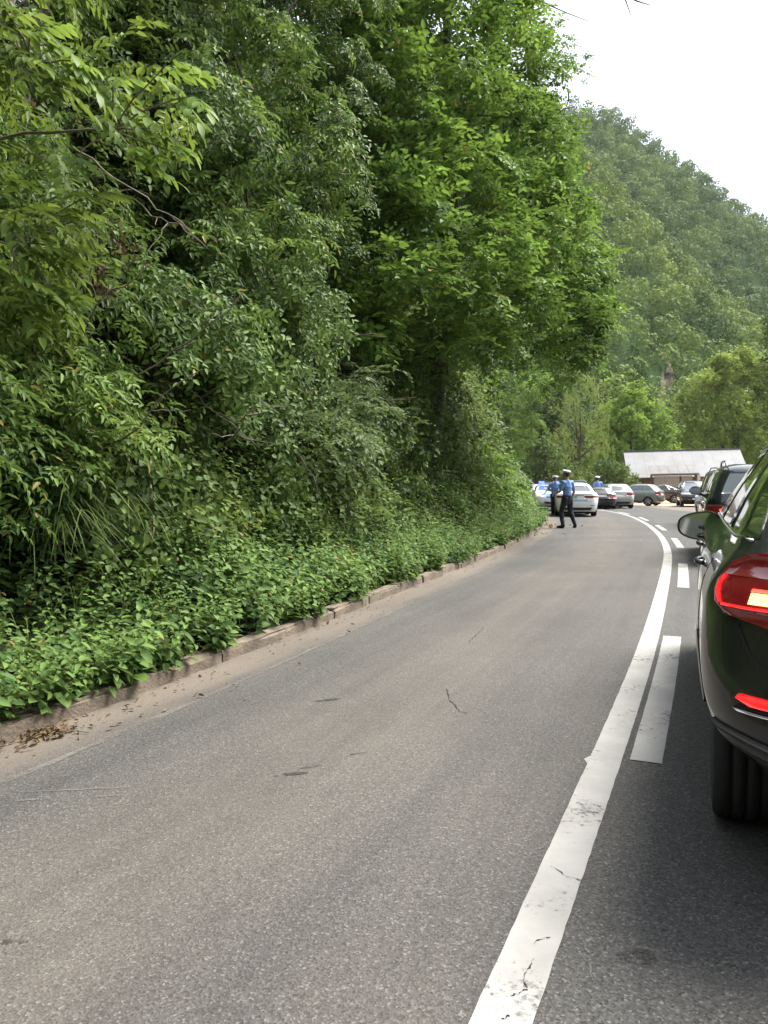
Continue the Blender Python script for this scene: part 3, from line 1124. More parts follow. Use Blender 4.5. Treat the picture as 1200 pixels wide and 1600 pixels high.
# the slide itself: a strip of bare earth lying on the spur
g0 = np.linspace(0.12, 0.36, 16)
m_, n_ = SV.shape[:2]
sl = []
for gv in g0:
    row = SV[min(m_ - 2, int(gv * m_))]
    yy = project(row)[1]
    c = 0.352 + (gv < .3) * .012 + .006 * math.sin(gv * 30)
    wdt = .0095 * (1.15 - gv) * RNG.uniform(.7, 1.25)
    for uu in np.linspace(c - wdt, c + wdt, 7):
        az_ = row[:, 0] / row[:, 1]
        sl.append((uu * row[0, 1], row[0, 1], np.interp(uu, az_, row[:, 2]) + .9 - 1.7 * ((uu - c) / wdt) ** 2 + RNG.normal(0, .3)))
tag(mesh('bare_earth_slide', sl, [(a * 7 + b, a * 7 + b + 1, (a + 1) * 7 + b + 1, (a + 1) * 7 + b) for a in range(15) for b in range(6)], M['bare_earth'], smooth=True), kind='structure')

# valley side added out of view, right and behind, to block low sky light (seen in the paint and glass of the cars)
ov, of_ = [], []
for i, a in enumerate(np.radians(np.linspace(88, 262, 40))):
    for j, (r_, z_) in enumerate(((38, -1), (52, 7), (70, 22), (95, 42), (130, 62), (165, 66))):
        k_ = .8 + .4 * vnoise(np.array([[i * .35, j * .6, 2.0]]), 1.0, 4)[0]
        ov.append((math.sin(a) * r_, math.cos(a) * r_, z_ * k_ if z_ > 0 else z_))
for i in range(39):
    for j in range(5):
        of_.append((i * 6 + j, i * 6 + j + 1, (i + 1) * 6 + j + 1, (i + 1) * 6 + j))
tag(mesh('unseen_hill', ov, of_, M['hill'], smooth=True), kind='structure')
orow = []
_rg = np.random.default_rng(77)
for a in np.radians(_rg.uniform(88, 262, 900)):
    r_ = _rg.uniform(38, 135)
    orow.append((math.sin(a) * r_, math.cos(a) * r_, np.interp(r_, [38, 52, 70, 95, 130], [-1, 7, 22, 42, 62])))
fo, n3 = forest('unseen_forest', np.array(orow), M['far_leaf'], (2.6, 4.4), 2.6, 1.5, 9)
tag(fo, 'unseen wood added on the valley side behind the camera to block low light', 'forest')

# the damp air of the valley: one closed box round everything
mz, nz_, oz = new_mat('valley_air')
pv = nz_.nodes.new('ShaderNodeVolumePrincipled')
pv.inputs['Color'].default_value = (0.93, 0.96, 1.0, 1)
pv.inputs['Density'].default_value = 0.00010
pv.inputs['Anisotropy'].default_value = 0.2
nz_.links.new(pv.outputs[0], oz.inputs['Volume'])
b = MB()
b.box((60, 260, 118), (1100, 700, 242))
tag(b.build('haze', mz), kind='stuff')

# ================================================================== PLANTS
M['herb_leaf'] = leaf_mat('herb_leaf', (0.034, 0.084, 0.022), (0.150, 0.240, 0.056), 0.30, 0.5, clump=.7, leafvar=.8, odd=(0.20, 0.16, 0.05), odd_share=.012)
M['creeper_leaf'] = leaf_mat('creeper_leaf', (0.028, 0.064, 0.016), (0.155, 0.225, 0.050), 0.3, 0.45, clump=.9, odd=(0.20, 0.13, 0.06), odd_share=.015)
M['drape_leaf'] = leaf_mat('draped_tree_leaf', (0.019, 0.053, 0.013), (0.160, 0.255, 0.056), 0.32, 0.42, clump=.8, odd=(0.22, 0.19, 0.05), odd_share=.02)
M['ash_leaf'] = leaf_mat('ash_leaf', (0.045, 0.090, 0.015), (0.160, 0.235, 0.040), 0.36, 0.4, clump=.5)
M['horn_leaf'] = leaf_mat('hornbeam_leaf', (0.022, 0.062, 0.013), (0.175, 0.300, 0.050), 0.36, 0.42, clump=1.6, odd=(0.24, 0.17, 0.06), odd_share=.008)
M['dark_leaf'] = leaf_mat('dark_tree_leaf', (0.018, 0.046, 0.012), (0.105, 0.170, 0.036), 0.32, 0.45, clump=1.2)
M['shrub_leaf'] = leaf_mat('shrub_leaf', (0.045, 0.085, 0.028), (0.135, 0.190, 0.070), 0.30, 0.45, clump=.5)
M['grass_leaf'] = leaf_mat('grass_blade', (0.040, 0.085, 0.020), (0.155, 0.215, 0.065), 0.35, 0.5, clump=.4)
M['dry_leaf'] = leaf_mat('dry_leaf', (0.060, 0.040, 0.022), (0.190, 0.135, 0.075), 0.15, 0.7, clump=.2)
M['bright_leaf'] = leaf_mat('bright_tree_leaf', (0.090, 0.175, 0.028), (0.250, 0.380, 0.070), 0.35, 0.6, clump=2.5)
M['mid_leaf'] = leaf_mat('mid_tree_leaf', (0.110, 0.178, 0.036), (0.320, 0.410, 0.092), 0.33, 0.6, clump=3.0)
M['willow_leaf'] = leaf_mat('willow_leaf', (0.095, 0.155, 0.042), (0.265, 0.340, 0.095), 0.33, 0.6, clump=2.5)
M['far_tree_leaf'] = leaf_mat('dusky_tree_leaf', (0.045, 0.088, 0.026), (0.150, 0.215, 0.060), 0.3, 0.65, clump=3.0)



# ------------------------------------------------------------------ low herbs along the kerb
def herb_layer():
    rg = np.random.default_rng(21)
    lv = Leaves()
    s_near = KS[kerb_index(2.2)]
    for s0_, s1_, dens, size in ((s_near, s_near + 5, 95, .085), (s_near + 5, s_near + 13, 72, .085), (s_near + 13, s_near + 26, 40, .10), (s_near + 26, s_near + 50, 14, .13)):
        n = int((s1_ - s0_) * dens * 3.4)
        s = rg.uniform(s0_, s1_, n)
        d = 0.02 + (0.35 if s0_ > s_near + 20 else 0) + 1.75 * rg.random(n) ** 0.9
        P, nr, nn = bank_point(s, d)
        f = vnoise(P, .9, 5)
        spill = (rg.random(n) < .16) & (s0_ < s_near + 20)
        P2_, nr2_, nn2_ = bank_point(s, rg.uniform(-.11, .03, n))
        P2_[:, 2] = KH + .01
        P[spill], nn[spill] = P2_[spill], nn2_[spill]
        keep = (rg.random(n) < .62 + f) & (~spill | (vnoise(P, .55, 9) > .46))
        P, nr, nn, d, f = P[keep], nr[keep], nn[keep], d[keep], f[keep]
        lean = np.stack([-nn[:, 0], -nn[:, 1], np.zeros(len(P))], 1)      # towards the road
        stem = np.array([0, 0, 1.0]) + lean * rg.uniform(.05, .55, (len(P), 1)) + rg.normal(0, .18, P.shape)
        # in the template z is the stem, x is any direction across it
        ax = norm(np.cross(stem, rg.normal(0, 1, P.shape)))
        sz = size * (.75 + .6 * f) * rg.uniform(.75, 1.25, len(P))
        put_sprays(lv, 'herb', P - np.array([0, 0, .03]), ax, stem, sz, rg)
    o = lv.build('low_herbs', M['herb_leaf'])
    tag(o, 'fresh green nettle like herbs growing in a strip behind the kerb', 'undergrowth', kind='stuff')
    return lv.count()


print('herbs', herb_layer())


# ------------------------------------------------------------------ creepers over the slope
def creeper_layer():
    rg = np.random.default_rng(22)
    lv = Leaves()
    s_near = KS[kerb_index(1.5)] - 4.5
    for s0_, s1_, dens, size, dmax in ((s_near, s_near + 4.5, 12, .11, 5.2), (s_near + 4.5, s_near + 11.5, 34, .075, 5.2), (s_near + 11.5, s_near + 20, 24, .085, 5.5), (s_near + 20, s_near + 34, 14, .11, 5.5), (s_near + 34, s_near + 60, 7, .17, 6)):
        for layer in range(3):
            n = int((s1_ - s0_) * dens * dmax * .8)
            s = rg.uniform(s0_, s1_, n)
            d = .85 + (dmax - .85) * rg.random(n)
            P, nr, nn = bank_point(s, d)
            f = vnoise(P, .75, 31) * .6 + vnoise(P, .3, 32) * .4
            keep = f > (.30, .40, .50)[layer]
            P, nr, nn, f = P[keep], nr[keep], nn[keep], f[keep]
            P = P + nr * ((.05, .2, .38)[layer] * (.6 + f[:, None]) + rg.normal(0, .04, (len(P), 1)))
            ax = nr + rg.normal(0, .25, P.shape)
            put_sprays(lv, 'creeper', P, ax, np.array([0, 0, 1.0]), size * rg.uniform(.65, 1.2, len(P)), rg)
    o = lv.build('creeper_foliage', M['creeper_leaf'])
    tag(o, 'tangled creepers and brambles hanging over the steep roadside bank', 'creepers', kind='stuff')
    return lv.count()


print('creepers', creeper_layer())


# ------------------------------------------------------------------ trees of the bank
def tree_frame(name, label, base, group=None):
    return thing(name, label, 'tree', base, 0, group)


def rel(P, base):
    return np.asarray(P, float) - np.asarray(base, float)[None, :]


def wood(t, base, trunk_pts, trunk_r, limbs, mat, n=9):
    """a trunk and every limb as a part of its own"""
    tb = MB()
    tb.tube(rel(trunk_pts, base), trunk_r, n)
    tb.build('trunk', mat, t, smooth=True)
    for pts, r0, r1 in limbs:
        lb = MB()
        lb.tube(rel(pts, base), np.linspace(r0, r1, len(pts)), 6)
        lb.build('limb', mat, t, smooth=True)


def scatter_px(rng, poly_rows, n, prot, rad, jitter=.25, top=None):
    """bough centres hung in front of the bank: rows of (py, px0, px1); prot = metres in front of the slope"""
    ys = np.array([r[0] for r in poly_rows], float)
    x0 = np.array([r[1] for r in poly_rows], float)
    x1 = np.array([r[2] for r in poly_rows], float)
    C, R = [], []
    for _ in range(n):
        py = rng.uniform(ys[0], ys[-1])
        px = rng.uniform(np.interp(py, ys, x0), np.interp(py, ys, x1))
        D = wall_depth(px, py)
        Y = max(3.2, D - rng.uniform(*prot))
        C.append(at(px, py, Y))
        R.append(rng.uniform(*rad))
    return np.array(C), np.array(R)


# --- the tree hung with creepers, left of the middle
def draped_tree():
    rg = np.random.default_rng(41)
    rows = [(-160, 90, 640), (0, 120, 600), (130, 130, 580), (300, 150, 545), (430, 200, 520), (560, 260, 470), (620, 300, 430)]
    lobes = [(335, 30, 120, 1.3), (460, 20, 115, 1.2), (240, 20, 80, .6), (560, 60, 70, .5), (420, 165, 125, 1.7), (300, 180, 95, 1.3), (505, 130, 80, 1.4), (480, 290, 85, 1.9), (375, 300, 105, 1.9), (290, 300, 60, 1.0),
             (405, 420, 110, 2.0), (300, 420, 75, 1.0), (325, 520, 85, 1.6), (450, 500, 65, 1.6), (235, 480, 70, .9), (400, -100, 150, 1.0), (520, -90, 110, .8), (270, -90, 110, .6), (345, 600, 60, 1.0), (500, 380, 50, 1.2)]
    C, R = lobe_boughs(lobes, wall_depth, 13, rg)
    C2, R2 = scatter_px(rg, rows, 150, (-1.0, .3), (.35, .6))
    C, R = np.concatenate([C, C2]), np.concatenate([R, R2])
    base = bank_point(KS[kerb_index(8.6)], 2.3)[0][0]
    t = tree_frame('draped_tree', 'tall tree draped with hanging creepers over dark hollows, left of the big overhanging tree', base)
    lv = Leaves()
    blob_sprays(lv, 'pinnate', C, R, 38, .095, droop=.75, rng=rg, up_bias=.35)
    # shoots that hang down on the outside
    n = 240
    i = rg.integers(0, len(C), n)
    o = C[i] + norm(rg.normal(0, 1, (n, 3)) + np.array([.5, -.9, .2])) * R[i][:, None]
    for k in range(4):
        p = o + np.array([.10, -.08, -.16]) * k + rg.normal(0, .04, o.shape)
        put_sprays(lv, 'flat', p, np.array([.35, -.3, -.9]) + rg.normal(0, .3, o.shape), np.array([.3, -.6, .75]), .085, rg)
    lv.parts = [(p[0] - base[None], p[1], p[2], p[3], p[4]) for p in lv.parts]
    lv.build('crown', M['drape_leaf'], t)
    top = at(330, -120, wall_depth(330, 60) - .2)
    wood(t, base, limb_path(base - np.array([0, 0, .4]), top, wob=.12, rng=rg), np.linspace(.17, .06, 9),
         [(limb_path(base + (top - base) * f, C[j], sag=.15, rng=rg), .03, .008) for f, j in zip(rg.uniform(.25, .9, 16), rg.integers(0, len(C), 16))], M['bark'])
    return lv.count()


print('draped', draped_tree())


# --- the dark leafy trees at the top left, behind the ash
def dark_tree():
    rg = np.random.default_rng(42)
    rows = [(-200, -160, 330), (0, -150, 300), (150, -150, 240), (330, -140, 200), (480, -140, 190)]
    C, R = scatter_px(rg, rows, 120, (-.4, 1.1), (.3, .62))
    base = bank_point(KS[kerb_index(5.6)], 2.2)[0][0]
    t = tree_frame('dark_tree', 'dark leaved tree on the bank at the upper left, behind the bright compound leaves', base)
    lv = Leaves()
    blob_sprays(lv, 'pinnate', C, R, 66, .075, droop=.5, rng=rg)
    lv.parts = [(p[0] - base[None], p[1], p[2], p[3], p[4]) for p in lv.parts]
    lv.build('crown', M['dark_leaf'], t)
    top = at(60, -160, wall_depth(60, 60))
    wood(t, base, limb_path(base - np.array([0, 0, .4]), top, wob=.15, rng=rg), np.linspace(.12, .05, 9),
         [(limb_path(base + (top - base) * f, C[j], sag=.1, rng=rg), .018, .006) for f, j in zip(rg.uniform(.2, .9, 9), rg.integers(0, len(C), 9))], M['bark'])
    return lv.count()


print('dark', dark_tree())


# --- the young ash with big compound leaves close to the camera: the nearest leaves are objects
def leaf_mesh(name, mat, ln, wd, seed):
    rg = random.Random(seed)
    rows = [(0.0, .02), (.14, .30), (.32, .47), (.52, .50), (.72, .38), (.88, .19), (1.0, .015)]
    v, f = [], []
    bend = rg.uniform(.12, .28)
    for a, b in rows:
        z = -bend * a * a * ln
        fold = .16 * b * wd
        v += [(a * ln, -b * wd, z + fold + rg.gauss(0, .004 * ln)), (a * ln, 0, z), (a * ln, b * wd, z + fold + rg.gauss(0, .004 * ln))]
    for i in range(len(rows) - 1):
        for j in (0, 1):
            q = i * 3 + j
            f.append((q, q + 3, q + 4, q + 1))
    me = bpy.data.meshes.new(name)
    me.from_pydata(v, [], f)
    me.polygons.foreach_set('use_smooth', [True] * len(f))
    me.materials.append(mat)
    return me


def single_leaf_mat(name, dark, light, transl=.4):
    """same as leaf_mat for leaves that are objects: the tint comes from the object's own random number"""
    m = leaf_mat(name, dark, light, transl, .38, .5)
    nt = m.node_tree
    oi = nt.nodes.new('ShaderNodeObjectInfo')
    for l in list(nt.links):
        if l.from_socket.name == 'Random Per Island':
            to = l.to_socket
            nt.links.remove(l)
            nt.links.new(oi.outputs['Random'], to)
    return m


M['ash_single'] = single_leaf_mat('ash_leaf_single', (0.065, 0.125, 0.018), (0.180, 0.280, 0.048), .40)
M['weed_single'] = single_leaf_mat('weed_leaf_single', (0.060, 0.120, 0.025), (0.180, 0.280, 0.060), .4)


def frame_from(d, up):
    d = norm(d)
    u = np.asarray(up, float)
    z = norm(u - d * np.dot(u, d))
    y = np.cross(z, d)
    return Matrix(((d[0], y[0], z[0]), (d[1], y[1], z[1]), (d[2], y[2], z[2])))


def put_leaf(me, parent, base, p, d, up, sc):
    o = link('leaf', me, parent)
    m = frame_from(d, up).to_4x4()
    m.translation = Vector(np.asarray(p, float) - np.asarray(base, float))
    o.matrix_local = m @ Matrix.Scale(sc, 4)
    return o


def ash_tree():
    rg = np.random.default_rng(43)
    base = bank_point(KS[kerb_index(4.4)], 1.9)[0][0]
    t = tree_frame('young_ash_tree', 'bright yellow green young tree with large compound leaves at the upper left', base)
    lms = [leaf_mesh('ash_leaflet', M['ash_single'], 1.0, .42, i) for i in range(4)]
    left = 296
    lv = Leaves()
    tips = [(262, 95, 4.55), (300, 150, 4.5), (245, 205, 4.45), (175, 120, 4.7), (205, 165, 4.5), (262, 235, 4.45), (150, 185, 4.7), (120, 245, 4.7), (215, 250, 4.5),
            (60, 45, 4.1), (110, 95, 4.1), (85, 105, 4.15), (30, 90, 4.0), (20, 30, 4.0),
            (60, 330, 4.4), (120, 345, 4.5), (95, 390, 4.4), (40, 385, 4.3), (70, 440, 4.4), (20, 430, 4.2), (50, 490, 4.4), (130, 310, 4.6), (95, 465, 4.4), (25, 330, 4.3)]
    twigs = []
    for k, (px, py, Y) in enumerate(tips):
        tip = at(px, py, Y)
        root = tip + np.array([-.30, .35, .12]) + rg.normal(0, .08, 3)
        twigs.append((root, tip))
        nlf = 3 if left > 20 else 4
        for q in range(nlf):
            f = (.45, .75, 1.0, .6)[q]
            o = root + (tip - root) * f
            ax = norm(np.array([rg.uniform(.15, 1.0), rg.uniform(-.9, .1), rg.uniform(-.55, .1)]))
            sdv = norm(np.cross([0, 0, 1], ax))
            upv = norm(np.cross(ax, sdv))
            ln = rg.uniform(.088, .118)
            for j in range(5):
                p = o + ax * (.035 + j * .052) + np.array([0, 0, -.004 * j * j])
                for sgn in ((-1, 1) if j < 4 else (0,)):
                    d = ax * (.75 if sgn else 1) + sdv * sgn * .8 + np.array([0, 0, rg.uniform(-.6, -.2)])
                    up = upv + sdv * sgn * .3 + rg.normal(0, .16, 3)
                    if left > 0:
                        put_leaf(lms[int(rg.integers(0, 4))], t, base, p, d, up, ln * rg.uniform(.85, 1.1))
                        left -= 1
                    else:
                        lv.add(p[None] - base[None], np.array(d)[None], up[None], ln, ln * .42)
    # the rest of its crown, a mass of the same leaves
    C, R = [], []
    for (px0, px1, py0, py1, Y0, Y1, n) in ((-140, 45, -120, 110, 4.3, 5.0, 8), (-140, 80, 330, 560, 4.6, 5.3, 13), (150, 250, 90, 200, 4.9, 5.5, 3), (-140, 30, 170, 290, 4.8, 5.4, 2)):
        for _ in range(n):
            C.append(at(rg.uniform(px0, px1), rg.uniform(py0, py1), rg.uniform(Y0, Y1)))
            R.append(rg.uniform(.16, .28))
    l2 = Leaves()
    blob_sprays(l2, 'pinnate', np.array(C), np.array(R), 95, .082, droop=.6, rng=rg)
    for p in l2.parts:
        lv.parts.append((p[0] - base[None], p[1], p[2], p[3], p[4]))
    o = lv.build('foliage', M['ash_leaf'], t)
    o['kind'] = 'stuff'
    top = at(40, -60, 5.2)
    tr = limb_path(base - np.array([0, 0, .3]), top, wob=.15, rng=rg)
    limbs = []
    for grp, f in (((0, 9), .6), ((9, 14), .9), ((14, 24), .35)):
        a = tr[int(f * 8)]
        c = np.mean([twigs[k][0] for k in range(*grp)], axis=0)
        limbs.append((limb_path(a, c, sag=.05, rng=rg), .013, .007))
        for k in range(*grp):
            limbs.append((limb_path(c, twigs[k][1], sag=.02, n=6, rng=rg), .007, .003))
    limbs.append((limb_path(at(30, 225, 5.0), at(168, 276, 4.7), sag=-.06, rng=rg), .006, .003))
    wood(t, base, tr, np.linspace(.05, .02, 9), limbs, M['pale_bark'], 7)
    return 296 - left


print('ash single leaves', ash_tree())


# --- the big tree that leans over the road
def overhanging_tree():
    rg = np.random.default_rng(44)
    base = bank_point(KS[kerb_index(18.5)], 2.0)[0][0]
    t = tree_frame('overhanging_tree', 'big leafy tree leaning out over the road, pale top and dark underside', base)
    # right outline of the crown, from the photograph: row -> right edge
    edge_y = [-260, -120, 0, 60, 120, 180, 240, 330, 400, 450, 500, 560, 600, 640]
    edge_x = [745, 785, 820, 832, 842, 846, 868, 898, 922, 932, 930, 912, 862, 780]
    def face_depth(px, py):
        xr, xl = np.interp(py, edge_y, edge_x), np.interp(py, [-300, 0, 300, 610], [480, 500, 520, 560])
        return 13.5 + 7.0 * np.clip((px - xl) / max(1, xr - xl), 0, 1)
    lobes = [(640, 40, 95, 1.0), (730, 60, 90, 1.2), (790, 25, 60, .5), (800, 120, 70, 1.0), (690, 160, 85, 1.4), (610, 150, 70, .6), (765, 210, 85, 1.6), (840, 235, 62, 1.0), (640, 250, 80, 1.2), (720, 300, 85, 1.8),
             (810, 315, 75, 1.6), (880, 330, 52, 1.0), (600, 330, 70, 1.0), (665, 385, 85, 1.9), (760, 395, 80, 2.0), (850, 400, 70, 1.6), (912, 415, 42, .8), (610, 455, 70, 1.4), (700, 470, 75, 1.6), (800, 480, 70, 1.7), (878, 480, 58, 1.3),
             (915, 500, 36, .6), (840, 545, 55, 1.0), (760, 545, 60, .9), (900, 552, 40, .8), (680, 540, 60, .8), (690, -60, 110, 1.0), (760, -110, 110, 1.0), (620, -90, 110, .8), (700, -210, 120, .8), (550, 60, 60, .3), (560, 520, 50, .5)]
    C, R = lobe_boughs(lobes, face_depth, 15, rg, (.26, .40), np.array([.45, -.55, .70]))
    C, R = list(C), list(R)
    for kk in range(270):                         # the shaded inside of the crown
        py = rg.uniform(-280, 590)
        xr, xl = np.interp(py, edge_y, edge_x), np.interp(py, [-300, 0, 300, 610], [480, 500, 520, 560])
        r = rg.uniform(.5, 1.0)
        px = xl - 45 + (xr - xl + 45) * rg.random() ** .85
        Y = face_depth(px, py) + rg.uniform(.6, 4.2)
        px = min(px, xr - r * 1.1 * FOC / Y)
        C.append(at(px, py, Y))
        R.append(r)
    C, R = np.array(C), np.array(R)
    lv = Leaves()
    blob_sprays(lv, 'flat', C, R, 19, .145, droop=.16, squash=.55, rng=rg, up_bias=.45)
    # thin sprays of the sparse top against the sky
    sp_ = []
    for (px, py, Y) in ((868, 62, 19), (880, 96, 19), (862, 110, 18.5), (895, 118, 19), (850, 40, 18.5), (866, 30, 19), (905, 92, 19.2), (840, 132, 18.5), (885, 70, 19), (872, 84, 19), (888, 106, 19), (858, 84, 18.7), (846, 96, 18.6)):
        for _ in range(3):
            sp_.append(at(px + rg.normal(0, 6), py + rg.normal(0, 5), Y))
    sp_ = np.array(sp_)
    put_sprays(lv, 'flat', sp_, np.array([1.0, -.2, .1]) + rg.normal(0, .25, sp_.shape), np.array([0, 0, 1.0]), .075, rg)
    # the outline on the right: leafy twig ends
    n = 420
    py = rg.uniform(-60, 600, n)
    ex = np.interp(py, edge_y, edge_x)
    tips = np.array([at(ex[i] - rg.uniform(-8, 26), py[i], rg.uniform(18.2, 21.5)) for i in range(n)])
    put_sprays(lv, 'flat', tips, np.array([1.0, -.3, -.1]) + rg.normal(0, .45, tips.shape), np.array([0, 0, 1.0]) + rg.normal(0, .2, tips.shape), .115, rg)
    lv.parts = [(p[0] - base[None], p[1], p[2], p[3], p[4]) for p in lv.parts]
    lv.build('crown', M['horn_leaf'], t)
    crotch = base + np.array([.35, -.3, 3.2])
    top = at(700, -150, 18)
    tr = np.concatenate([limb_path(base - np.array([0, 0, .6]), crotch, wob=.08, n=6, rng=rg), limb_path(crotch, top, wob=.1, n=9, rng=rg)[1:]])
    limbs = []
    for (px, py, Y) in ((860, 470, 19), (800, 560, 18), (700, 590, 16), (620, 520, 14.5), (780, 330, 18), (900, 380, 20), (650, 300, 15), (840, 180, 19), (740, 120, 17), (600, 160, 15), (720, 460, 16.5), (880, 520, 20)):
        a = tr[int(rg.integers(4, 11))]
        limbs.append((limb_path(a, at(px, py, Y), sag=.25, wob=.22, n=10, rng=rg), rg.uniform(.05, .085), .012))
    # bare twigs that show
    for pts in (((810, -16, 18.6), (846, 2, 18.8), (880, 18, 19), (919, 33, 19)), ((846, 2, 18.8), (862, 10, 18.8), (872, 8, 18.9)), ((960, -40, 17), (976, -4, 17), (986, 25, 17)), ((976, -8, 17), (996, 2, 17), (1016, 8, 17)),
                ((806, 176, 18), (842, 172, 18.2), (864, 186, 18.4), (880, 190, 18.5)), ((864, 186, 18.4), (878, 172, 18.5), (898, 166, 18.6)), ((864, 186, 18.4), (880, 182, 18.5)), ((889, 142, 18.6), (888, 158, 18.6), (880, 180, 18.5)),
                ((745, 180, 16), (800, 183, 16.6), (850, 185, 17.8)), ((770, 425, 15), (778, 450, 15), (790, 480, 15.2)), ((560, 575, 12.6), (585, 590, 12.6), (600, 615, 12.8)), ((500, 572, 12.2), (545, 590, 12.4), (590, 584, 12.4)),
                ((760, 340, 15.6), (800, 350, 15.8), (850, 372, 16.4))):
        p = np.array([at(*q) for q in pts])
        tt = np.linspace(0, 1, len(p))
        q = np.linspace(0, 1, 9)
        P_ = np.stack([np.interp(q, tt, p[:, i]) for i in range(3)], 1)
        limbs.append((P_, .022, .007))
    # what the top twigs grow from
    limbs.append((limb_path(at(720, -120, 17.8), at(810, -16, 18.6), rng=rg), .05, .022))
    limbs.append((limb_path(at(740, -160, 17.6), at(960, -40, 17), sag=.3, rng=rg), .05, .022))
    wood(t, base, tr, np.linspace(.24, .06, len(tr)), limbs, M['bark'])
    return lv.count()


print('overhanging', overhanging_tree())


# --- bushes below and beyond the big tree
def bush(name, label, px_rows, n, prot, rad, kind, size, per, mat, seed, limbs=5, cat='bush', droop=.4, squash=.8):
    rg = np.random.default_rng(seed)
    C, R = scatter_px(rg, px_rows, n, prot, rad)
    c = C.mean(0)
    iy = kerb_index(max(3, c[1] - .2))
    base = bank_point(KS[iy], 1.6)[0][0]
    t = thing(name, label, cat, base)
    lv = Leaves()
    blob_sprays(lv, kind, C, R, per, size, droop=droop, rng=rg, squash=squash)
    lv.parts = [(p[0] - base[None], p[1], p[2], p[3], p[4]) for p in lv.parts]
    lv.build('foliage', mat, t)
    for j in range(limbs):
        lb = MB()
        lb.tube(rel(limb_path(base - np.array([0, 0, .2]), C[int(rg.integers(0, len(C)))], sag=.2, wob=.3, rng=rg), base), np.linspace(.03, .007, 9), 5)
        lb.build('stem', M['pale_bark'], t, smooth=True)
    return lv.count()


cnt = 0
cnt += bush('grey_green_bush', 'bush with small grey green leaves jutting out under the big tree', [(585, 520, 560), (620, 500, 628), (660, 490, 615), (710, 500, 580)], 26, (1.6, 3.0), (.3, .5), 'flat', .085, 60, M['shrub_leaf'], 51)
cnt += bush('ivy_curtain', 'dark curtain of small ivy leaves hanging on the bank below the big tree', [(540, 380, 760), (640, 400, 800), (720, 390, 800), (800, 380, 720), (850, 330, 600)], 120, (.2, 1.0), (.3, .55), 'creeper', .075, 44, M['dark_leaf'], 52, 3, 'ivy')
cnt += bush('roadside_bush', 'sunlit yellow green bush at the far end of the bank beyond the big tree', [(590, 770, 860), (650, 755, 840), (720, 745, 812), (770, 740, 800)], 60, (.4, 2.2), (.4, .8), 'flat', .16, 30, M['horn_leaf'], 53)
cnt += bush('bank_end_bush', 'low bush where the bank turns out of sight behind the officer', [(700, 755, 800), (760, 765, 808), (800, 765, 812)], 26, (.3, 1.4), (.35, .6), 'flat', .13, 40, M['herb_leaf'], 54)
cnt += bush('elder_bush', 'yellowish elder bush on the bank at the left edge below the bright leaves', [(540, -140, 150), (620, -140, 220), (700, -140, 180), (760, -120, 120)], 60, (.3, 1.1), (.25, .42), 'pinnate', .075, 62, M['drape_leaf'], 55)
cnt += bush('bramble_thicket', 'rounded bramble thicket in the middle of the bank', [(640, 120, 330), (720, 130, 360), (820, 190, 370), (900, 250, 350)], 55, (.2, .9), (.25, .42), 'creeper', .080, 52, M['creeper_leaf'], 56, 4)
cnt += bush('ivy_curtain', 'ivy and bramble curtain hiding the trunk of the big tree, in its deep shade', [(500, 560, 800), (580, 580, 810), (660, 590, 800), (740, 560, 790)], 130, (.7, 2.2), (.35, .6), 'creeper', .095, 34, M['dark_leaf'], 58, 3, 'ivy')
cnt += bush('hazel_bush', 'leafy bush high on the bank in the gap left of the big tree crown', [(150, 520, 620), (260, 520, 640), (360, 510, 620), (440, 520, 600)], 60, (-1.0, .8), (.4, .7), 'flat', .12, 26, M['dark_leaf'], 59, 3)
cnt += bush('hazel_bush', 'leafy bush at the very top of the bank behind the bright compound leaves', [(-60, 120, 330), (60, 150, 320), (140, 170, 300)], 46, (-.6, .5), (.35, .6), 'flat', .10, 34, M['dark_leaf'], 60, 3)
print('bushes', cnt)


# --- grass tussock on the bank
def tussock(px, py, label, n, hgt, seed):
    rg = np.random.default_rng(seed)
    c = at(px, py, wall_depth(px, py))
    V, F = [], []
    for _ in range(n):
        a = rg.uniform(0, 6.28)
        o = c + np.array([rg.normal(0, .20), rg.normal(0, .12), rg.normal(0, .10)])
        d = np.array([math.cos(a) * .5 + .18, math.sin(a) * .5 - .35, 0])
        L = hgt * rg.uniform(.6, 1.15)
        w = rg.uniform(.004, .009)
        sd = norm(np.cross(d, [0, 0, 1])) * w
        b = len(V)
        for k in range(7):
            f = k / 6
            p = o + d * L * f * (.5 + .9 * f) + np.array([0, 0, L * (1.15 * f - 1.35 * f * f)])
            ww = (1 - f ** 2) + .03
            V += [p - sd * ww - c, p + sd * ww - c]
        for k in range(6):
            F.append((b + 2 * k, b + 2 * k + 1, b + 2 * k + 3, b + 2 * k + 2))
    t = thing('grass_tussock', label, 'grass', c)
    mesh('blades', V, F, M['grass_leaf'], t)['kind'] = 'stuff'


tussock(70, 815, 'long arching grass tussock hanging down the bank near the left edge', 520, .62, 61)
tussock(140, 800, 'smaller grass tussock to the right of the long arching one', 380, .52, 62)
tussock(735, 740, 'tall pale grass tuft on the bank under the big tree', 300, .8, 63)
tussock(800, 790, 'thin grass tuft at the bend of the kerb', 240, .7, 64)


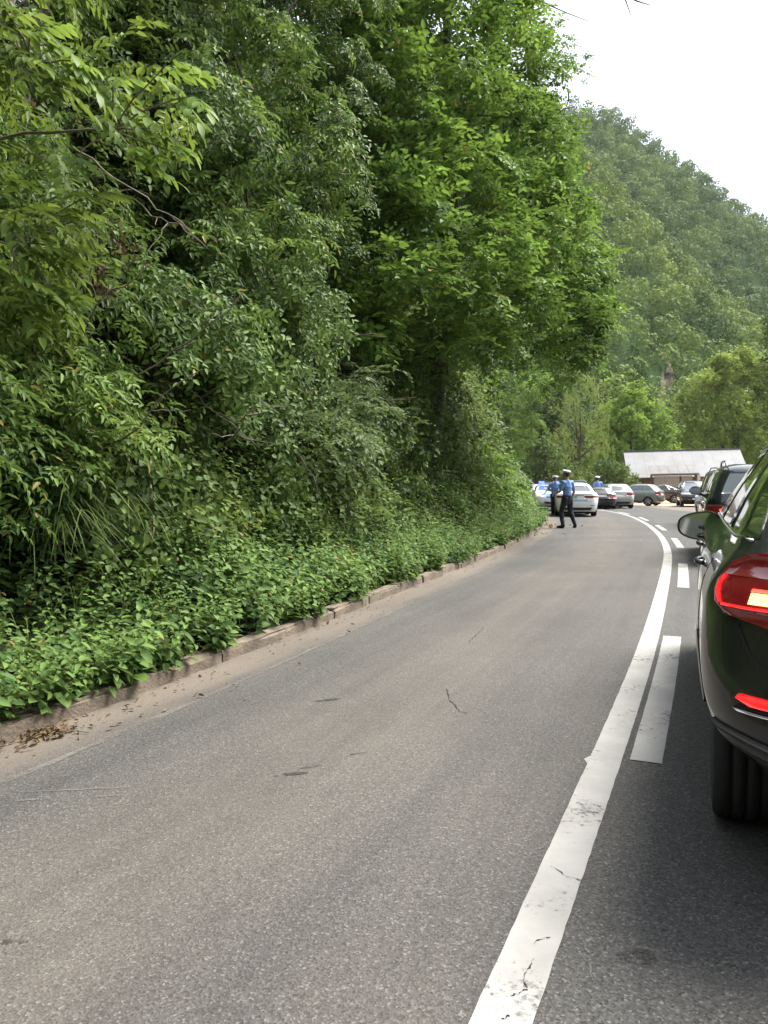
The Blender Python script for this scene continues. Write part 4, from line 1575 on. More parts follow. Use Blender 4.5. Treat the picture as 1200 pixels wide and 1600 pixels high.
# --- grass mixed into the herbs along the kerb
def verge_grass():
    rg = np.random.default_rng(65)
    n = 7500
    s = rg.uniform(KS[kerb_index(2.2)], KS[kerb_index(26)], n)
    P, nr, nn = bank_point(s, rg.uniform(-.02, 1.5, n))
    k = vnoise(P, 1.1, 15) > .52
    P, nn = P[k], nn[k]
    n = len(P)
    L = rg.uniform(.25, .72, n)
    a = rg.uniform(0, 6.28, n)
    d = np.stack([np.cos(a), np.sin(a), np.zeros(n)], 1) * .6 - np.concatenate([nn, np.zeros((n, 1))], 1) * .35
    sd = norm(np.cross(d, [0, 0, 1.0]))
    rows = []
    for f in (0, .3, .6, .85, 1.0):
        p = P + d * (L * f * (.25 + .7 * f))[:, None] + np.array([0, 0, 1.0]) * (L * (1.25 * f - .75 * f * f))[:, None]
        w = .0055 * (1.05 - f)
        rows += [p - sd * w, p + sd * w]
    V = np.stack(rows, 1).reshape(-1, 3)
    F = [(b + 2 * q, b + 2 * q + 1, b + 2 * q + 3, b + 2 * q + 2) for b in range(0, n * 10, 10) for q in range(4)]
    tag(mesh('verge_grass', V, F, M['grass_leaf']), 'thin grass blades mixed among the herbs behind the kerb', 'grass', kind='stuff')


verge_grass()


# --- bare twigs and dead stems that show in the hollows
def bare_twigs():
    rg = np.random.default_rng(66)
    spots = [(150, 260, 1.3), (240, 330, 1.3), (530, 230, .8), (560, 330, 1.0), (300, 600, 1.2), (420, 640, 1.2), (560, 620, 1.6), (470, 560, 1.3), (90, 560, .9), (200, 600, .9), (520, 700, 1.0), (650, 650, 1.2), (330, 730, .6), (130, 700, .7)]
    where = ('below the bright compound leaves at the upper left', 'in the dark hollow beside the withered brown leaves', 'in the gap between the draped tree and the big tree', 'below the gap left of the big tree', 'under the draped tree, at its left foot',
             'under the draped tree, at its right foot', 'just above the grey green bush', 'above and left of the grey green bush', 'at the left edge above the grass tussock', 'left of the middle of the bank, above the bramble thicket',
             'below the grey green bush', 'in the shade under the big tree crown', 'above the strip of herbs in the middle of the bank', 'beside the pale large leaved plant')
    for k, (px, py, pr) in enumerate(spots):
        Y = wall_depth(px, py) - pr
        c = at(px, py, Y)
        t = thing('dead_branch', 'bare dead twig ' + where[k], 'branch', c, 0, 'bare twigs in the bank foliage')
        m = MB()
        d = norm(np.array([rg.uniform(.2, 1), rg.uniform(-.5, 0), rg.uniform(-.8, .6)]))
        L = rg.uniform(.7, 1.6)
        main = limb_path(-d * .4, d * L, sag=rg.uniform(-.1, .15), wob=.35, n=12, rng=rg)
        m.tube(main, np.linspace(.012, .004, 12), 5)
        for q in range(3):
            i = int(rg.integers(4, 10))
            e = norm(d + rg.normal(0, .6, 3))
            m.tube(limb_path(main[i], main[i] + e * rg.uniform(.2, .6), wob=.3, n=7, rng=rg), np.linspace(.006, .002, 7), 4)
        m.build('twig', M['pale_bark'], t, smooth=True)


bare_twigs()


# --- weeds with large leaves, every leaf an object
def big_weed(name, label, px, py, Y, n, ln, wd, seed, hgt=.25, lean=(.15, -.5)):
    rg = np.random.default_rng(seed)
    c = at(px, py, Y)
    t = thing(name, label, 'plant', c)
    ms = [leaf_mesh('weed_leaf', M['weed_single'], 1.0, wd, seed + i) for i in range(2)]
    sb = MB()
    sb.tube(np.array([(0, 0, -.3), (lean[0] * .1, lean[1] * .1, hgt * .4), (lean[0] * .3, lean[1] * .3, hgt)]), [.008, .006, .004], 6)
    sb.build('stem', M['pale_bark'], t)
    for k in range(n):
        f = k / max(1, n - 1)
        a = k * 2.4 + rg.uniform(-.4, .4)
        p = c + np.array([lean[0] * .3 * f, lean[1] * .3 * f, hgt * f])
        d = np.array([math.cos(a), math.sin(a) * .8 + lean[1] * .6, rg.uniform(-.5, .35)])
        put_leaf(ms[k % 2], t, c, p, d, np.array([0, -.25, 1.0]) + rg.normal(0, .25, 3), ln * rg.uniform(.7, 1.1))


def on_bank(px, py, out=.15):
    return wall_depth(px, py) - out


big_weed('burdock', 'broad leaved weed drooping over the kerb near the left', 200, 1058, on_bank(200, 1060, .02), 7, .20, .62, 71, .10, (.4, -.9))
big_weed('burdock', 'dark round leaved weed growing out of a kerb joint', 170, 1085, on_bank(168, 1084, .0), 5, .09, .8, 72, .08, (.2, -.9))
big_weed('dock_plant', 'large leaved plant standing out of the bank above the grass tussock', 70, 765, on_bank(72, 770, .42), 11, .20, .45, 73, .45)
big_weed('dock_plant', 'pale large leaved plant in the bank right of the tallest one', 160, 730, on_bank(150, 725, .45), 8, .15, .5, 74, .3)
big_weed('dock_plant', 'small yellow leaved plant near the top of the creepers at left', 50, 668, on_bank(50, 670, .45), 7, .15, .5, 75, .2)
big_weed('fern', 'fern like shoot with short paired leaves in the middle of the bank', 232, 758, on_bank(232, 760, .35), 16, .10, .3, 76, .5)
big_weed('dock_plant', 'bright leaved seedling at the foot of the herbs on the kerb', 398, 972, on_bank(398, 975, .05), 9, .13, .5, 77, .2)

# --- withered twigs with brown leaves in the hollow of the draped tree
def withered():
    rg = np.random.default_rng(81)
    c = at(180, 420, wall_depth(180, 420) - 1.0)
    t = thing('withered_branch', 'withered branch with hanging brown leaves in the dark hollow at left', 'branch', c)
    lv = Leaves()
    for (px, py, n) in ((180, 370, 26), (150, 420, 30), (185, 440, 34), (200, 405, 20), (165, 460, 20)):
        o = np.array([at(px + rg.normal(0, 14), py + rg.normal(0, 16), wall_depth(px, py) - rg.uniform(.9, 1.5)) for _ in range(n)])
        lv.add(o - c, np.array([0, 0, -1.0]) + rg.normal(0, .35, o.shape), np.array([.2, -1, .2]) + rg.normal(0, .5, o.shape), rg.uniform(.05, .10, n), .035)
    lv.build('dead_leaves', M['dry_leaf'], t)
    b = MB()
    for (px, py) in ((180, 370), (150, 420), (190, 450), (250, 310)):
        b.tube(rel(limb_path(c + np.array([-.5, .8, .9]), at(px, py, wall_depth(px, py) - 1.1), sag=.1, rng=rg), c), np.linspace(.012, .004, 9), 5)
    b.build('twig', M['pale_bark'], t, smooth=True)


withered()

# --- heap of dry leaves in the gutter and strewn litter
rg = np.random.default_rng(91)
lv = Leaves()
for (px, py, n, sp_) in ((60, 1148, 150, .07), (25, 1165, 30, .07), (75, 1150, 40, .05), (130, 1135, 14, .12), (300, 1075, 14, .2), (200, 1100, 10, .12), (520, 985, 12, .3), (420, 1012, 14, .3), (845, 822, 60, .5), (820, 835, 60, .5)):
    c = on_ground(px, py)
    o = c + np.stack([rg.normal(0, sp_ * 1.3, n), rg.normal(0, sp_, n), np.abs(rg.normal(0, .012, n)) + .008], 1)
    big = 2.2 if py < 900 else 1
    lv.add(o, np.stack([rg.normal(0, 1, n), rg.normal(0, 1, n), rg.normal(0, .3, n)], 1), np.array([0, 0, 1.0]) + rg.normal(0, .5, (n, 3)), rg.uniform(.02, .05, n) * big, rg.uniform(.012, .026, n) * big)
n = 1700
s_ = rg.uniform(KS[kerb_index(2.5)], KS[kerb_index(30)], n)
P_ = resample(KP, KS, s_) + norm(resample(KN, KS, s_)) * rg.normal(.05, .16, n)[:, None]
zz = np.where((P_ - resample(KP, KS, s_) * 1).dot(np.array([0, 0])) > 9, 0, 0) + .008
off_ = ((P_ - resample(KP, KS, s_)) * resample(KN, KS, s_)).sum(1)
zz = np.where(off_ > 0.02, KH + .03, .008)
keep = ((off_ > .03) | (off_ < -.02))
o = np.stack([P_[:, 0], P_[:, 1], zz], 1)[keep]
lv.add(o, np.stack([rg.normal(0, 1, len(o)), rg.normal(0, 1, len(o)), rg.normal(0, .2, len(o))], 1), np.array([0, 0, 1.0]) + rg.normal(0, .3, (len(o), 3)), rg.uniform(.012, .035, len(o)), .012)
tag(lv.build('fallen_leaves', M['dry_leaf']), 'dry brown leaves and litter lying in the gutter along the kerb', 'leaf litter', kind='stuff')
b = MB()
g = on_ground(100, 1146)
b.tube([g + np.array(q) for q in ((-.1, .02, .012), (-.02, -.01, .02), (.06, .01, .012), (.14, -.02, .01))], [.004, .004, .003, .002], 5)
b.tube([g + np.array(q) for q in ((-.02, -.01, .02), (.03, -.06, .012))], [.003, .002], 5)
tag(b.build('fallen_twig', M['pale_bark']), 'small dry twig lying in the gutter beside the heap of brown leaves', 'twig')


# ------------------------------------------------------------------ trees beyond the road
def far_tree(name, label, px, Y, base_z, blobs, kind, size, per, mat, seed, trunk_r=.3, droop=.3, squash=.8, limbs=6, group=None):
    """blobs: (px, py, radius in metres, depth offset)"""
    rg = np.random.default_rng(seed)
    b0 = at(px, 770, Y)
    base = np.array([b0[0], Y, base_z])
    t = thing(name, label, 'tree', base, 0, group)
    C, R = [], []
    for (bx, by, br, dz) in blobs:
        c = at(bx, by, Y + dz)
        C.append(c)
        R.append(br)
        for _ in range(5):
            v = norm(rg.normal(0, 1, 3) + np.array([0, -.3, .2]))
            C.append(c + v * br * .75)
            R.append(br * rg.uniform(.35, .55))
    C, R = np.array(C), np.array(R)
    lv = Leaves()
    blob_sprays(lv, kind, C, R, per, size, droop=droop, rng=rg, squash=squash, shell=.7)
    lv.parts = [(p[0] - base[None], p[1], p[2], p[3], p[4]) for p in lv.parts]
    lv.build('crown', mat, t, shape=TUFT)
    top = C.mean(0) + np.array([0, 0, .5 * C[:, 2].std()])
    tr = limb_path(base - np.array([0, 0, .5]), top, wob=.06, rng=rg)
    wood(t, base, tr, np.linspace(trunk_r, trunk_r * .3, 9),
         [(limb_path(tr[int(rg.integers(2, 6))], C[int(j)], sag=.4, wob=.12, rng=rg), trunk_r * .35, .04) for j in rg.integers(0, len(C), limbs)], M['bark'])
    return lv.count()


cnt = 0
cnt += far_tree('acacia_tree', 'bright yellow green tree behind the left end of the shed', 990, 98, -.5,
                [(990, 625, 2.0, 0), (960, 650, 2.2, 0), (1020, 648, 2.0, 0), (985, 665, 2.6, -1), (945, 685, 2.2, 0), (1030, 680, 2.2, 0), (965, 715, 2.6, -1), (1010, 705, 2.4, 0), (930, 720, 2.2, 0), (1045, 712, 1.6, 0), (985, 745, 2.6, 0), (1000, 605, 1.1, 0), (950, 745, 2.4, 0)],
                'tuft', .36, 15, M['bright_leaf'], 101)
cnt += far_tree('broad_tree', 'broad spreading tree behind the right end of the shed', 1145, 108, -.5,
                [(1140, 580, 2.6, 0), (1100, 605, 2.8, 0), (1180, 585, 3.0, 1), (1090, 645, 2.6, -1), (1140, 635, 3.2, -1), (1195, 640, 3.2, 0), (1080, 685, 2.2, 0), (1120, 690, 2.6, 0), (1170, 690, 2.8, -1), (1215, 600, 3, 1), (1240, 660, 3.4, 0), (1160, 556, 1.6, 0), (1125, 565, 1.4, 0), (1070, 625, 1.4, 0), (1105, 730, 2.4, 0), (1160, 735, 2.4, 0), (1210, 725, 2.6, 0)],
                'tuft', .36, 19, M['mid_leaf'], 102, .45, limbs=10)
cnt += far_tree('willow_tree', 'feathery grey green willow beyond the end of the bank', 905, 88, -.5,
                [(915, 600, 1.8, 0), (935, 625, 1.8, 0), (890, 640, 2.0, 0), (925, 660, 2.2, 0), (880, 690, 2.2, 0), (910, 705, 2.2, 0), (865, 720, 2.0, 0), (945, 690, 1.6, 0), (890, 745, 2.0, 0), (920, 750, 2.0, 0), (905, 580, .9, 0)],
                'weep', .24, 9, M['willow_leaf'], 103, .3, droop=.9)
cnt += far_tree('dark_roadside_tree', 'dusky bush like tree behind the police cars', 855, 74, -.3,
                [(830, 700, 1.7, 0), (855, 715, 1.8, 0), (845, 745, 1.6, 0), (880, 745, 1.7, -1), (820, 740, 1.6, 0), (905, 752, 1.3, 0), (815, 680, 1.6, 0)], 'tuft', .28, 16, M['far_tree_leaf'], 104)
cnt += far_tree('hedge_tree', 'low dusky tree behind the silver hatchback', 945, 80, -.3,
                [(935, 742, 1.5, 0), (960, 738, 1.6, 0), (975, 750, 1.4, 0), (920, 755, 1.2, 0), (950, 760, 1.5, -1)], 'tuft', .28, 16, M['far_tree_leaf'], 105, .2)
cnt += far_tree('dark_edge_tree', 'dark tree at the right edge standing before the hillside', 1225, 66, -.3,
                [(1212, 505, 1.2, 0), (1230, 530, 2.2, 0), (1225, 570, 1.8, 0), (1240, 600, 2.6, 0), (1250, 480, 1.8, 0), (1262, 640, 2.6, 0), (1255, 700, 2.4, 0)], 'tuft', .24, 16, M['dark_leaf'], 106)
for k, (px, py0, Y, r, lab) in enumerate(((1075, 735, 128, 3.2, 'shady tree in the gap between the two trees behind the shed'), (850, 650, 112, 4.0, 'tall tree far behind the willow near the end of the bank'),
                                          (1180, 690, 135, 5.0, 'large tree at the foot of the hill behind the broad spreading tree'), (960, 690, 125, 4.2, 'tall tree at the foot of the hill behind the bright tree'))):
    cnt += far_tree('hillfoot_tree', lab, px, Y, -.5, [(px, py0, r, 0), (px - r * 8, py0 + 30, r * .9, 0), (px + r * 8, py0 + 28, r * .9, 0), (px, py0 + 55, r, 0), (px + 20, py0 - 22, r * .6, 0)], 'tuft', .42, 12, M['far_tree_leaf'], 110 + k, .35, group='trees at the foot of the hill')
print('far trees', cnt)

# ================================================================== VEHICLES
M['tyre'] = principled('tyre_rubber', (0.018, 0.018, 0.018), 0.85, bump=.3, bscale=80)
M['rim'] = principled('wheel_alloy', (0.42, 0.42, 0.43), 0.35, metal=.8)
M['black_plastic'] = principled('black_plastic', (0.016, 0.016, 0.017), 0.5, vary=.3, vscale=20)
M['grey_plastic'] = principled('grey_plastic', (0.060, 0.058, 0.056), 0.6, vary=.2, vscale=6)
M['well'] = principled('wheel_well', (0.008, 0.008, 0.008), 0.95)
M['chrome'] = principled('chrome_trim', (0.50, 0.50, 0.50), 0.25, metal=1.0)
M['plate'] = principled('number_plate', (0.72, 0.73, 0.72), 0.45, vary=.05)
M['mirror_glass'] = principled('mirror_glass', (0.30, 0.32, 0.32), 0.03, metal=1.0)
M['headlamp'] = principled('clear_lamp', (0.62, 0.64, 0.66), 0.12, coat=1.0, spec=.8)
M['red_lens'] = principled('red_lens', (0.20, 0.008, 0.012), 0.12, coat=1.0)
M['red_lit'] = principled('red_lens_lit', (0.42, 0.006, 0.006), 0.2, coat=.6, emit=(1.0, 0.02, 0.02), estr=.5)
M['brake_lit'] = principled('brake_lamp_lit', (0.9, 0.25, 0.1), 0.3, emit=(1.0, 0.36, 0.10), estr=2.6)
M['brake_red'] = principled('brake_lamp_red', (0.8, 0.03, 0.02), 0.3, emit=(1.0, 0.05, 0.03), estr=2.2)
M['seam'] = principled('panel_gap', (0.006, 0.006, 0.006), 0.8)
M['blue_stripe'] = principled('blue_stripe', (0.035, 0.17, 0.42), 0.35, coat=.5)
M['blue_lit'] = principled('blue_beacon_lit', (0.03, 0.06, 0.7), 0.2, emit=(0.05, 0.10, 1.0), estr=3.0)
M['beacon'] = principled('beacon_housing', (0.20, 0.22, 0.26), 0.3, coat=.5)
M['lime_plate'] = principled('pale_green_plate', (0.40, 0.52, 0.36), 0.5)


def paint(name, col, metal=0.0, rough=.28):
    return principled(name, col, rough, metal=metal, coat=1.0, vary=.06, vscale=3)


def glass_mat(name, col=(0.010, 0.013, 0.013), rough=.03, spec=.7):
    return principled(name, col, rough, spec=spec, coat=1.0)


M['glass'] = glass_mat('dark_car_glass')
M['sky_glass'] = glass_mat('sky_tinted_glass', (0.05, 0.07, 0.10), .05, .9)  # the sky's reflection is put into the glass colour as blue
M['pale_glass'] = principled('opaque_pale_glass', (0.10, 0.125, 0.125), .05, coat=1.0)  # opaque; light coming through the window is put into the pale colour


class Car:
    """a body lofted from plan outlines: x right, y forward, rear bumper at y = 0, ground at z = 0"""
    def __init__(self, L=4.3, W=1.8, H=1.48, belt=.93, kind='hatch', roofw=.62, hood=1.05, hoodz=.90, wind=.85, rake=.35, boot=.0, bootz=.95, rr=.30, rf=.42, bow=.09, bowf=.16,
                 warp=.07, shoulder=0.0, wheel_r=.32, axle=(.78, 3.42), clear=.22, tumble=.16, sweep=0.0):
        self.L, self.W, self.H, self.belt = L, W, H, belt
        self.warp, self.bow, self.bowf = warp, bow, bowf
        self.wheel_r, self.axle, self.kind = wheel_r, axle, kind
        self.sweep = sweep
        w = W / 2
        cow = L - hood
        rows = [  # z, rear y, front y, half width, rear corner, front corner
            (clear, .16, L - .22, w - .13, .22, .34),
            (clear + .08, .05, L - .08, w - .075, .28, .40),
            (.42, .005, L - .01, w - .045, rr, rf),
            (.56, .0, L, w - .018, rr, rf),
            (.70, .03, L - .03, w, rr, rf),
            (min(hoodz - .06, .80), .055, L - .10, w, rr, rf),
            (hoodz - .02, .065, L - .26, w - .012, rr, rf + .05),
        ]
        if boot > 0:
            rows += [(belt - .005, .07, L - hood * .62, w - .03, rr, .5),
                     (max(bootz, belt + .02), .13, cow + .10, w - .06, rr + .02, .42),
                     (max(bootz, belt + .02) + .03, boot, cow + .02, w - .085, .40, .40)]
            ry = boot
        else:
            rows += [(belt, .08, L - hood * .62, w - .03 - shoulder * .6, rr, .5), (belt + .05, .09, cow + .06, w - .065 - shoulder, rr, .42), (belt + .08, .10, cow + .01, w - .075 - shoulder * 1.1, rr, .40)]
            ry = .10
        zt = rows[-1][0]
        wt_ = rows[-1][3]
        top = H - .13
        rk = rake
        rows += [((zt + top) / 2, ry + rk * .42, cow - wind * .52, (wt_ + wt_ - tumble) / 2 + .015, .34, .34),
                 (top, ry + rk * .86, cow - wind * .98, wt_ - tumble, .34, .36),
                 (H - .06, ry + rk * 1.0 + .02, cow - wind * 1.12, wt_ - tumble - .05, .34, .38),
                 (H - .02, ry + rk * 1.1 + .10, cow - wind * 1.24, wt_ - tumble - .14, .30, .38),
                 (H, ry + rk * 1.1 + .34, cow - wind * 1.24 - .3, wt_ - tumble - .36, .20, .25)]
        R = np.array(rows)
        zz = []
        for i in range(len(R) - 1):
            n = max(2, int((R[i + 1, 0] - R[i, 0]) / .022))
            zz += list(np.linspace(R[i, 0], R[i + 1, 0], n, endpoint=False))
        zz.append(R[-1, 0])
        zz = np.array(zz)
        T = np.stack([np.interp(zz, R[:, 0], R[:, i]) for i in range(1, 6)], 1)
        ker = np.array([1, 2, 3, 2, 1]) / 9.0
        Tp = np.concatenate([np.repeat(T[:1], 2, 0), T, np.repeat(T[-1:], 2, 0)])
        self.T = np.stack([np.convolve(Tp[:, i], ker, 'valid') for i in range(5)], 1)
        self.z = zz
        self.cow, self.ry, self.top = cow, ry, top
        self.zt = zt

    def row(self, z):
        return [np.interp(z, self.z, self.T[:, i]) for i in range(5)]

    def wz(self, y, z):
        f = np.clip((z - self.zt) / (self.H - self.zt), 0, 1)
        m = (self.ry + self.cow) / 2
        hl = (self.cow - self.ry) / 2
        return z - self.warp * f * np.clip(((y - m) / hl), -1.4, 1.4) ** 2

    def taper(self, y, z):
        t = (y / self.L - .5) * 2
        return 1 - .035 * abs(t) ** 3

    def P_half(self, t, z, off=0.0, mirror=1):
        """perimeter position t: 0 rear centre .. 1 rear corner start .. 2 side start .. 3 side end .. 4 front .. 5 front centre"""
        yr, yf, w, rr, rf = self.row(z)
        rr, rf = min(rr, w * .9), min(rf, w * .9)
        if t <= 1:
            x = (w - rr) * t
            y = yr + self.bow * (x / w) ** 2
            nx, ny = .2 * t, -1
        elif t <= 2:
            a = (t - 1) * math.pi / 2
            b = self.bow * ((w - rr) / w) ** 2
            x = w - rr + rr * math.sin(a)
            y = yr + b + rr * (1 - math.cos(a))
            nx, ny = math.sin(a), -math.cos(a)
        elif t <= 3:
            b, bf_ = self.bow * ((w - rr) / w) ** 2, self.bowf * ((w - rf) / w) ** 2
            y0, y1 = yr + b + rr, yf - bf_ - rf
            y = y0 + (y1 - y0) * (t - 2)
            x = w
            nx, ny = 1, 0
        elif t <= 4:
            a = (t - 3) * math.pi / 2
            bf_ = self.bowf * ((w - rf) / w) ** 2
            x = w - rf + rf * math.cos(a)
            y = yf - bf_ - rf + rf * math.sin(a)
            nx, ny = math.cos(a), math.sin(a)
        else:
            x = (w - rf) * (5 - t)
            y = yf - self.bowf * (x / w) ** 2
            nx, ny = .2 * (5 - t), 1
        l = math.hypot(nx, ny)
        x, y = x + off * nx / l, y + off * ny / l
        zw = self.wz(y, z)
        if self.sweep and z < .62:
            u = np.clip((t - .7) / 1.0, 0, 1)
            zw += self.sweep * u * u * (3 - 2 * u) * (1 - np.clip((t - 2.25) / .12, 0, 1)) * ((.62 - z) / .35)
        return np.array([mirror * x * self.taper(y, z), y, zw])

    def t_of_y(self, y, z):
        yr, yf, w, rr, rf = self.row(z)
        b, bf_ = self.bow * ((w - rr) / w) ** 2, self.bowf * ((w - rf) / w) ** 2
        y0, y1 = yr + b + rr, yf - bf_ - rf
        if y < y0:
            c = np.clip(1 - (y - yr - b) / rr, -1, 1)
            return 1 + math.acos(c) / (math.pi / 2) if y > yr + b else 1
        if y > y1:
            return 3 + math.asin(np.clip((y - y1) / rf, 0, 1)) / (math.pi / 2)
        return 2 + (y - y0) / (y1 - y0)

    def body(self, mat, parent, fine=1):
        ts = np.concatenate([np.linspace(0, 1, 5 * fine, endpoint=False), np.linspace(1, 2, 7 * fine, endpoint=False), np.linspace(2, 3, 34 * fine, endpoint=False), np.linspace(3, 4, 7 * fine, endpoint=False), np.linspace(4, 5, 5 * fine + 1)])
        zz = self.z if fine > 1 else self.z[::2] if (len(self.z) % 2) else np.concatenate([self.z[::2], self.z[-1:]])
        ring = []
        for z in zz:
            h = [self.P_half(t, z) for t in ts]
            g = [p * np.array([-1, 1, 1]) for p in h[1:-1]][::-1]
            ring.append(np.array(h + g))
        V = np.concatenate(ring)
        n = len(ring[0])
        ra = self.wheel_r + .055
        F = []
        # bring vertices near the wheel arch onto it, drop the faces inside
        d = np.full(len(V), 9.0)
        for ay in self.axle:
            dv = V[:, 1:3] - np.array([ay, self.wheel_r])
            dd = np.linalg.norm(dv, axis=1)
            near = (np.abs(dd - ra) < .030) & (np.abs(V[:, 0]) > self.W * .36)
            V[near, 1:3] = np.array([ay, self.wheel_r]) + dv[near] / dd[near][:, None] * ra
            d = np.minimum(d, np.where(np.abs(V[:, 0]) > self.W * .36, np.where(near, ra, dd), 9))
        for i in range(len(ring) - 1):
            for k in range(n):
                q = (i * n + k, i * n + (k + 1) % n, (i + 1) * n + (k + 1) % n, (i + 1) * n + k)
                c = np.mean([d[j] for j in q])
                if c < ra - .004:
                    continue
                F.append(q)
        F.append(tuple((len(ring) - 1) * n + k for k in range(n)))
        o = mesh('body', V, F, mat, parent, smooth=True)
        # underside and wheel wells, dark
        b = MB()
        w = self.W / 2
        b.box((0, self.L / 2, .30), (self.W * .72, self.L * .88, .12))
        for ay in self.axle:
            b.box((0, ay, self.wheel_r + .06), (self.W * .66, ra * 2.1, .52))
        b.build('underbody', M['well'], parent)
        for ay in self.axle:
            for sx in (-1, 1):
                m = MB()
                pts, fs = [], []
                for k in range(17):
                    a = math.pi * (k / 16) * (.92 if self.sweep else 1.16) - .08 * math.pi
                    yy, zz_ = ay + ra * math.cos(a), self.wheel_r + ra * math.sin(a)
                    x = self.P_half(self.t_of_y(yy, zz_), zz_, .006, sx)[0]
                    for dx, rr_ in ((.0, 0), (.004 * sx, .018), (.0, .034)):
                        pts.append((x + dx, ay + (ra + rr_ - .004) * math.cos(a), self.wheel_r + (ra + rr_ - .004) * math.sin(a)))
                    pts.append((x - .35 * sx, ay + ra * math.cos(a), self.wheel_r + ra * math.sin(a)))
                for k in range(16):
                    a0, b0 = k * 4, (k + 1) * 4
                    for j in (0, 1):
                        fs.append((a0 + j, a0 + j + 1, b0 + j + 1, b0 + j))
                    fs.append((a0, a0 + 3, b0 + 3, b0))
                m.add(pts, fs)
                m.build('wheel_arch', mat, parent, smooth=True)
        return o

    def patch(self, name, mat, parent, rows, n=8, off=.006, mirror=1, thick=.012, lens=0.0, mode='t'):
        """rows = [(z, t0, t1)] or, with mode 'y', [(z, y0, y1)] on the side; mode 'x' on the rear, mode 'f' on the front (x0, x1 signed)"""
        zs = [r[0] for r in rows]
        zq = np.linspace(zs[0], zs[-1], max(len(rows), int(abs(zs[-1] - zs[0]) / .035) + 2))
        lo, hi = np.interp(zq, zs, [r[1] for r in rows]), np.interp(zq, zs, [r[2] for r in rows])
        V, m = [], len(zq)
        lay = []
        for o_ in (off, off - thick):
            for i, z in enumerate(zq):
                for k in range(n + 1):
                    f = k / n
                    u = lo[i] + (hi[i] - lo[i]) * f
                    e = 0.0
                    if lens and o_ == off:
                        e = lens * (1 - (2 * f - 1) ** 2) * (1 - (2 * i / (m - 1) - 1) ** 2)
                    V.append(self.surf(u, z, o_ + e, mirror, mode))
        st = n + 1
        F = [(i * st + k, i * st + k + 1, (i + 1) * st + k + 1, (i + 1) * st + k) for i in range(m - 1) for k in range(n)]
        b = m * st
        edge = [k for k in range(st)] + [i * st + n for i in range(1, m)] + [(m - 1) * st + k for k in range(n - 1, -1, -1)] + [i * st for i in range(m - 2, 0, -1)]
        for i in range(len(edge)):
            p, q = edge[i], edge[(i + 1) % len(edge)]
            F.append((p, q, q + b, p + b))
        return mesh(name, V, F, mat, parent, smooth=True)

    def surf(self, u, z, off, mirror, mode):
        if mode == 't':
            return self.P_half(u, z, off, mirror)
        if mode == 'y':
            return self.P_half(self.t_of_y(u, z), z, off, mirror)
        yr, yf, w, rr, rf = self.row(z)
        x = abs(u)
        r_ = rr if mode == 'x' else rf
        r_ = min(r_, w * .9)
        if x <= w - r_:
            t = x / (w - r_)
        else:
            t = 1 + math.asin(min(1, (x - (w - r_)) / r_)) / (math.pi / 2)
        if mode == 'f':
            t = 5 - t
        return self.P_half(t, z, off, (1 if u >= 0 else -1) * mirror)

    def wheels(self, parent, rim=None, tw=.215, spokes=5, inset=.965):
        r = self.wheel_r
        for ay in self.axle:
            for sx in (-1, 1):
                xo = self.W / 2 * inset - tw / 2
                c = (sx * xo, ay, r)
                m = MB()
                rr = r * .64
                h = tw / 2
                # dish and spokes
                o_ = sx * h
                m.lathe([(rr, -h * .8), (rr * .97, sx * h * .55), (rr * 1.0, sx * h * .86), (rr * .93, sx * h * .88), (rr * .90, sx * h * .3)], axis='x', n=26)
                m.lathe([(.0, sx * h * .70), (.06, sx * h * .72), (.075, sx * h * .55)], axis='x', n=14)
                for k in range(spokes):
                    a = 2 * math.pi * k / spokes + .3
                    for da in (-.11, .11):
                        p0 = (sx * h * .62, .05 * math.cos(a), .05 * math.sin(a))
                        p1 = (sx * h * .72, rr * .95 * math.cos(a + da), rr * .95 * math.sin(a + da))
                        m.tube([p0, p1], [.024, .019], 5)
                wh = m.build('wheel', rim or M['rim'], parent, smooth=False, loc=c)
                k = MB()
                k.lathe([(rr, -h * .9), (r * .80, -h), (r * .95, -h * .96), (r * .992, -h * .72), (r * .997, -h * .50), (r * .965, -h * .47), (r * .965, -h * .39), (r, -h * .36), (r, -h * .06), (r * .965, -h * .04), (r * .965, h * .04), (r, h * .06), (r, h * .36), (r * .965, h * .39), (r * .965, h * .47), (r * .997, h * .50), (r * .992, h * .72), (r * .95, h * .96), (r * .80, h), (rr, h * .9)], axis='x', n=36)
                k.build('tyre', M['tyre'], wh, smooth=True)
                k2 = MB()
                k2.lathe([(.0, sx * h * .1), (rr * .92, sx * h * .1)], axis='x', n=20)
                k2.build('brake_disc', M['well'], wh)

    def mirror_arm(self, parent, y, z, sx, mat, size=(.23, .145), gap=.05, lift=.055):
        base = self.P_half(self.t_of_y(y, z), z, 0, sx)
        c = base + np.array([sx * (gap + size[0] / 2), .0, lift])
        m = MB()
        V, F = [], []
        rows = 9
        for i in range(rows):                        # shell, open to the rear
            f = i / (rows - 1)
            yy = -.055 + .15 * f
            sc = math.sqrt(max(0.02, 1 - (f * .98) ** 2.4))
            for k in range(20):
                a = 2 * math.pi * k / 20
                ca, sa = math.cos(a), math.sin(a)
                e = .72
                px_ = abs(ca) ** e * (1 if ca > 0 else -1) * size[0] / 2
                pz_ = abs(sa) ** e * (1 if sa > 0 else -1) * size[1] / 2 * (1 - .22 * (px_ * sx) / (size[0] / 2))
                V.append((px_ * sc, yy, pz_ * sc))
        for i in range(rows - 1):
            for k in range(20):
                k2 = (k + 1) % 20
                F.append((i * 20 + k, i * 20 + k2, (i + 1) * 20 + k2, (i + 1) * 20 + k))
        F.append(tuple((rows - 1) * 20 + k for k in range(20)))
        # dark rim that runs inwards behind the glass
        b0 = len(V)
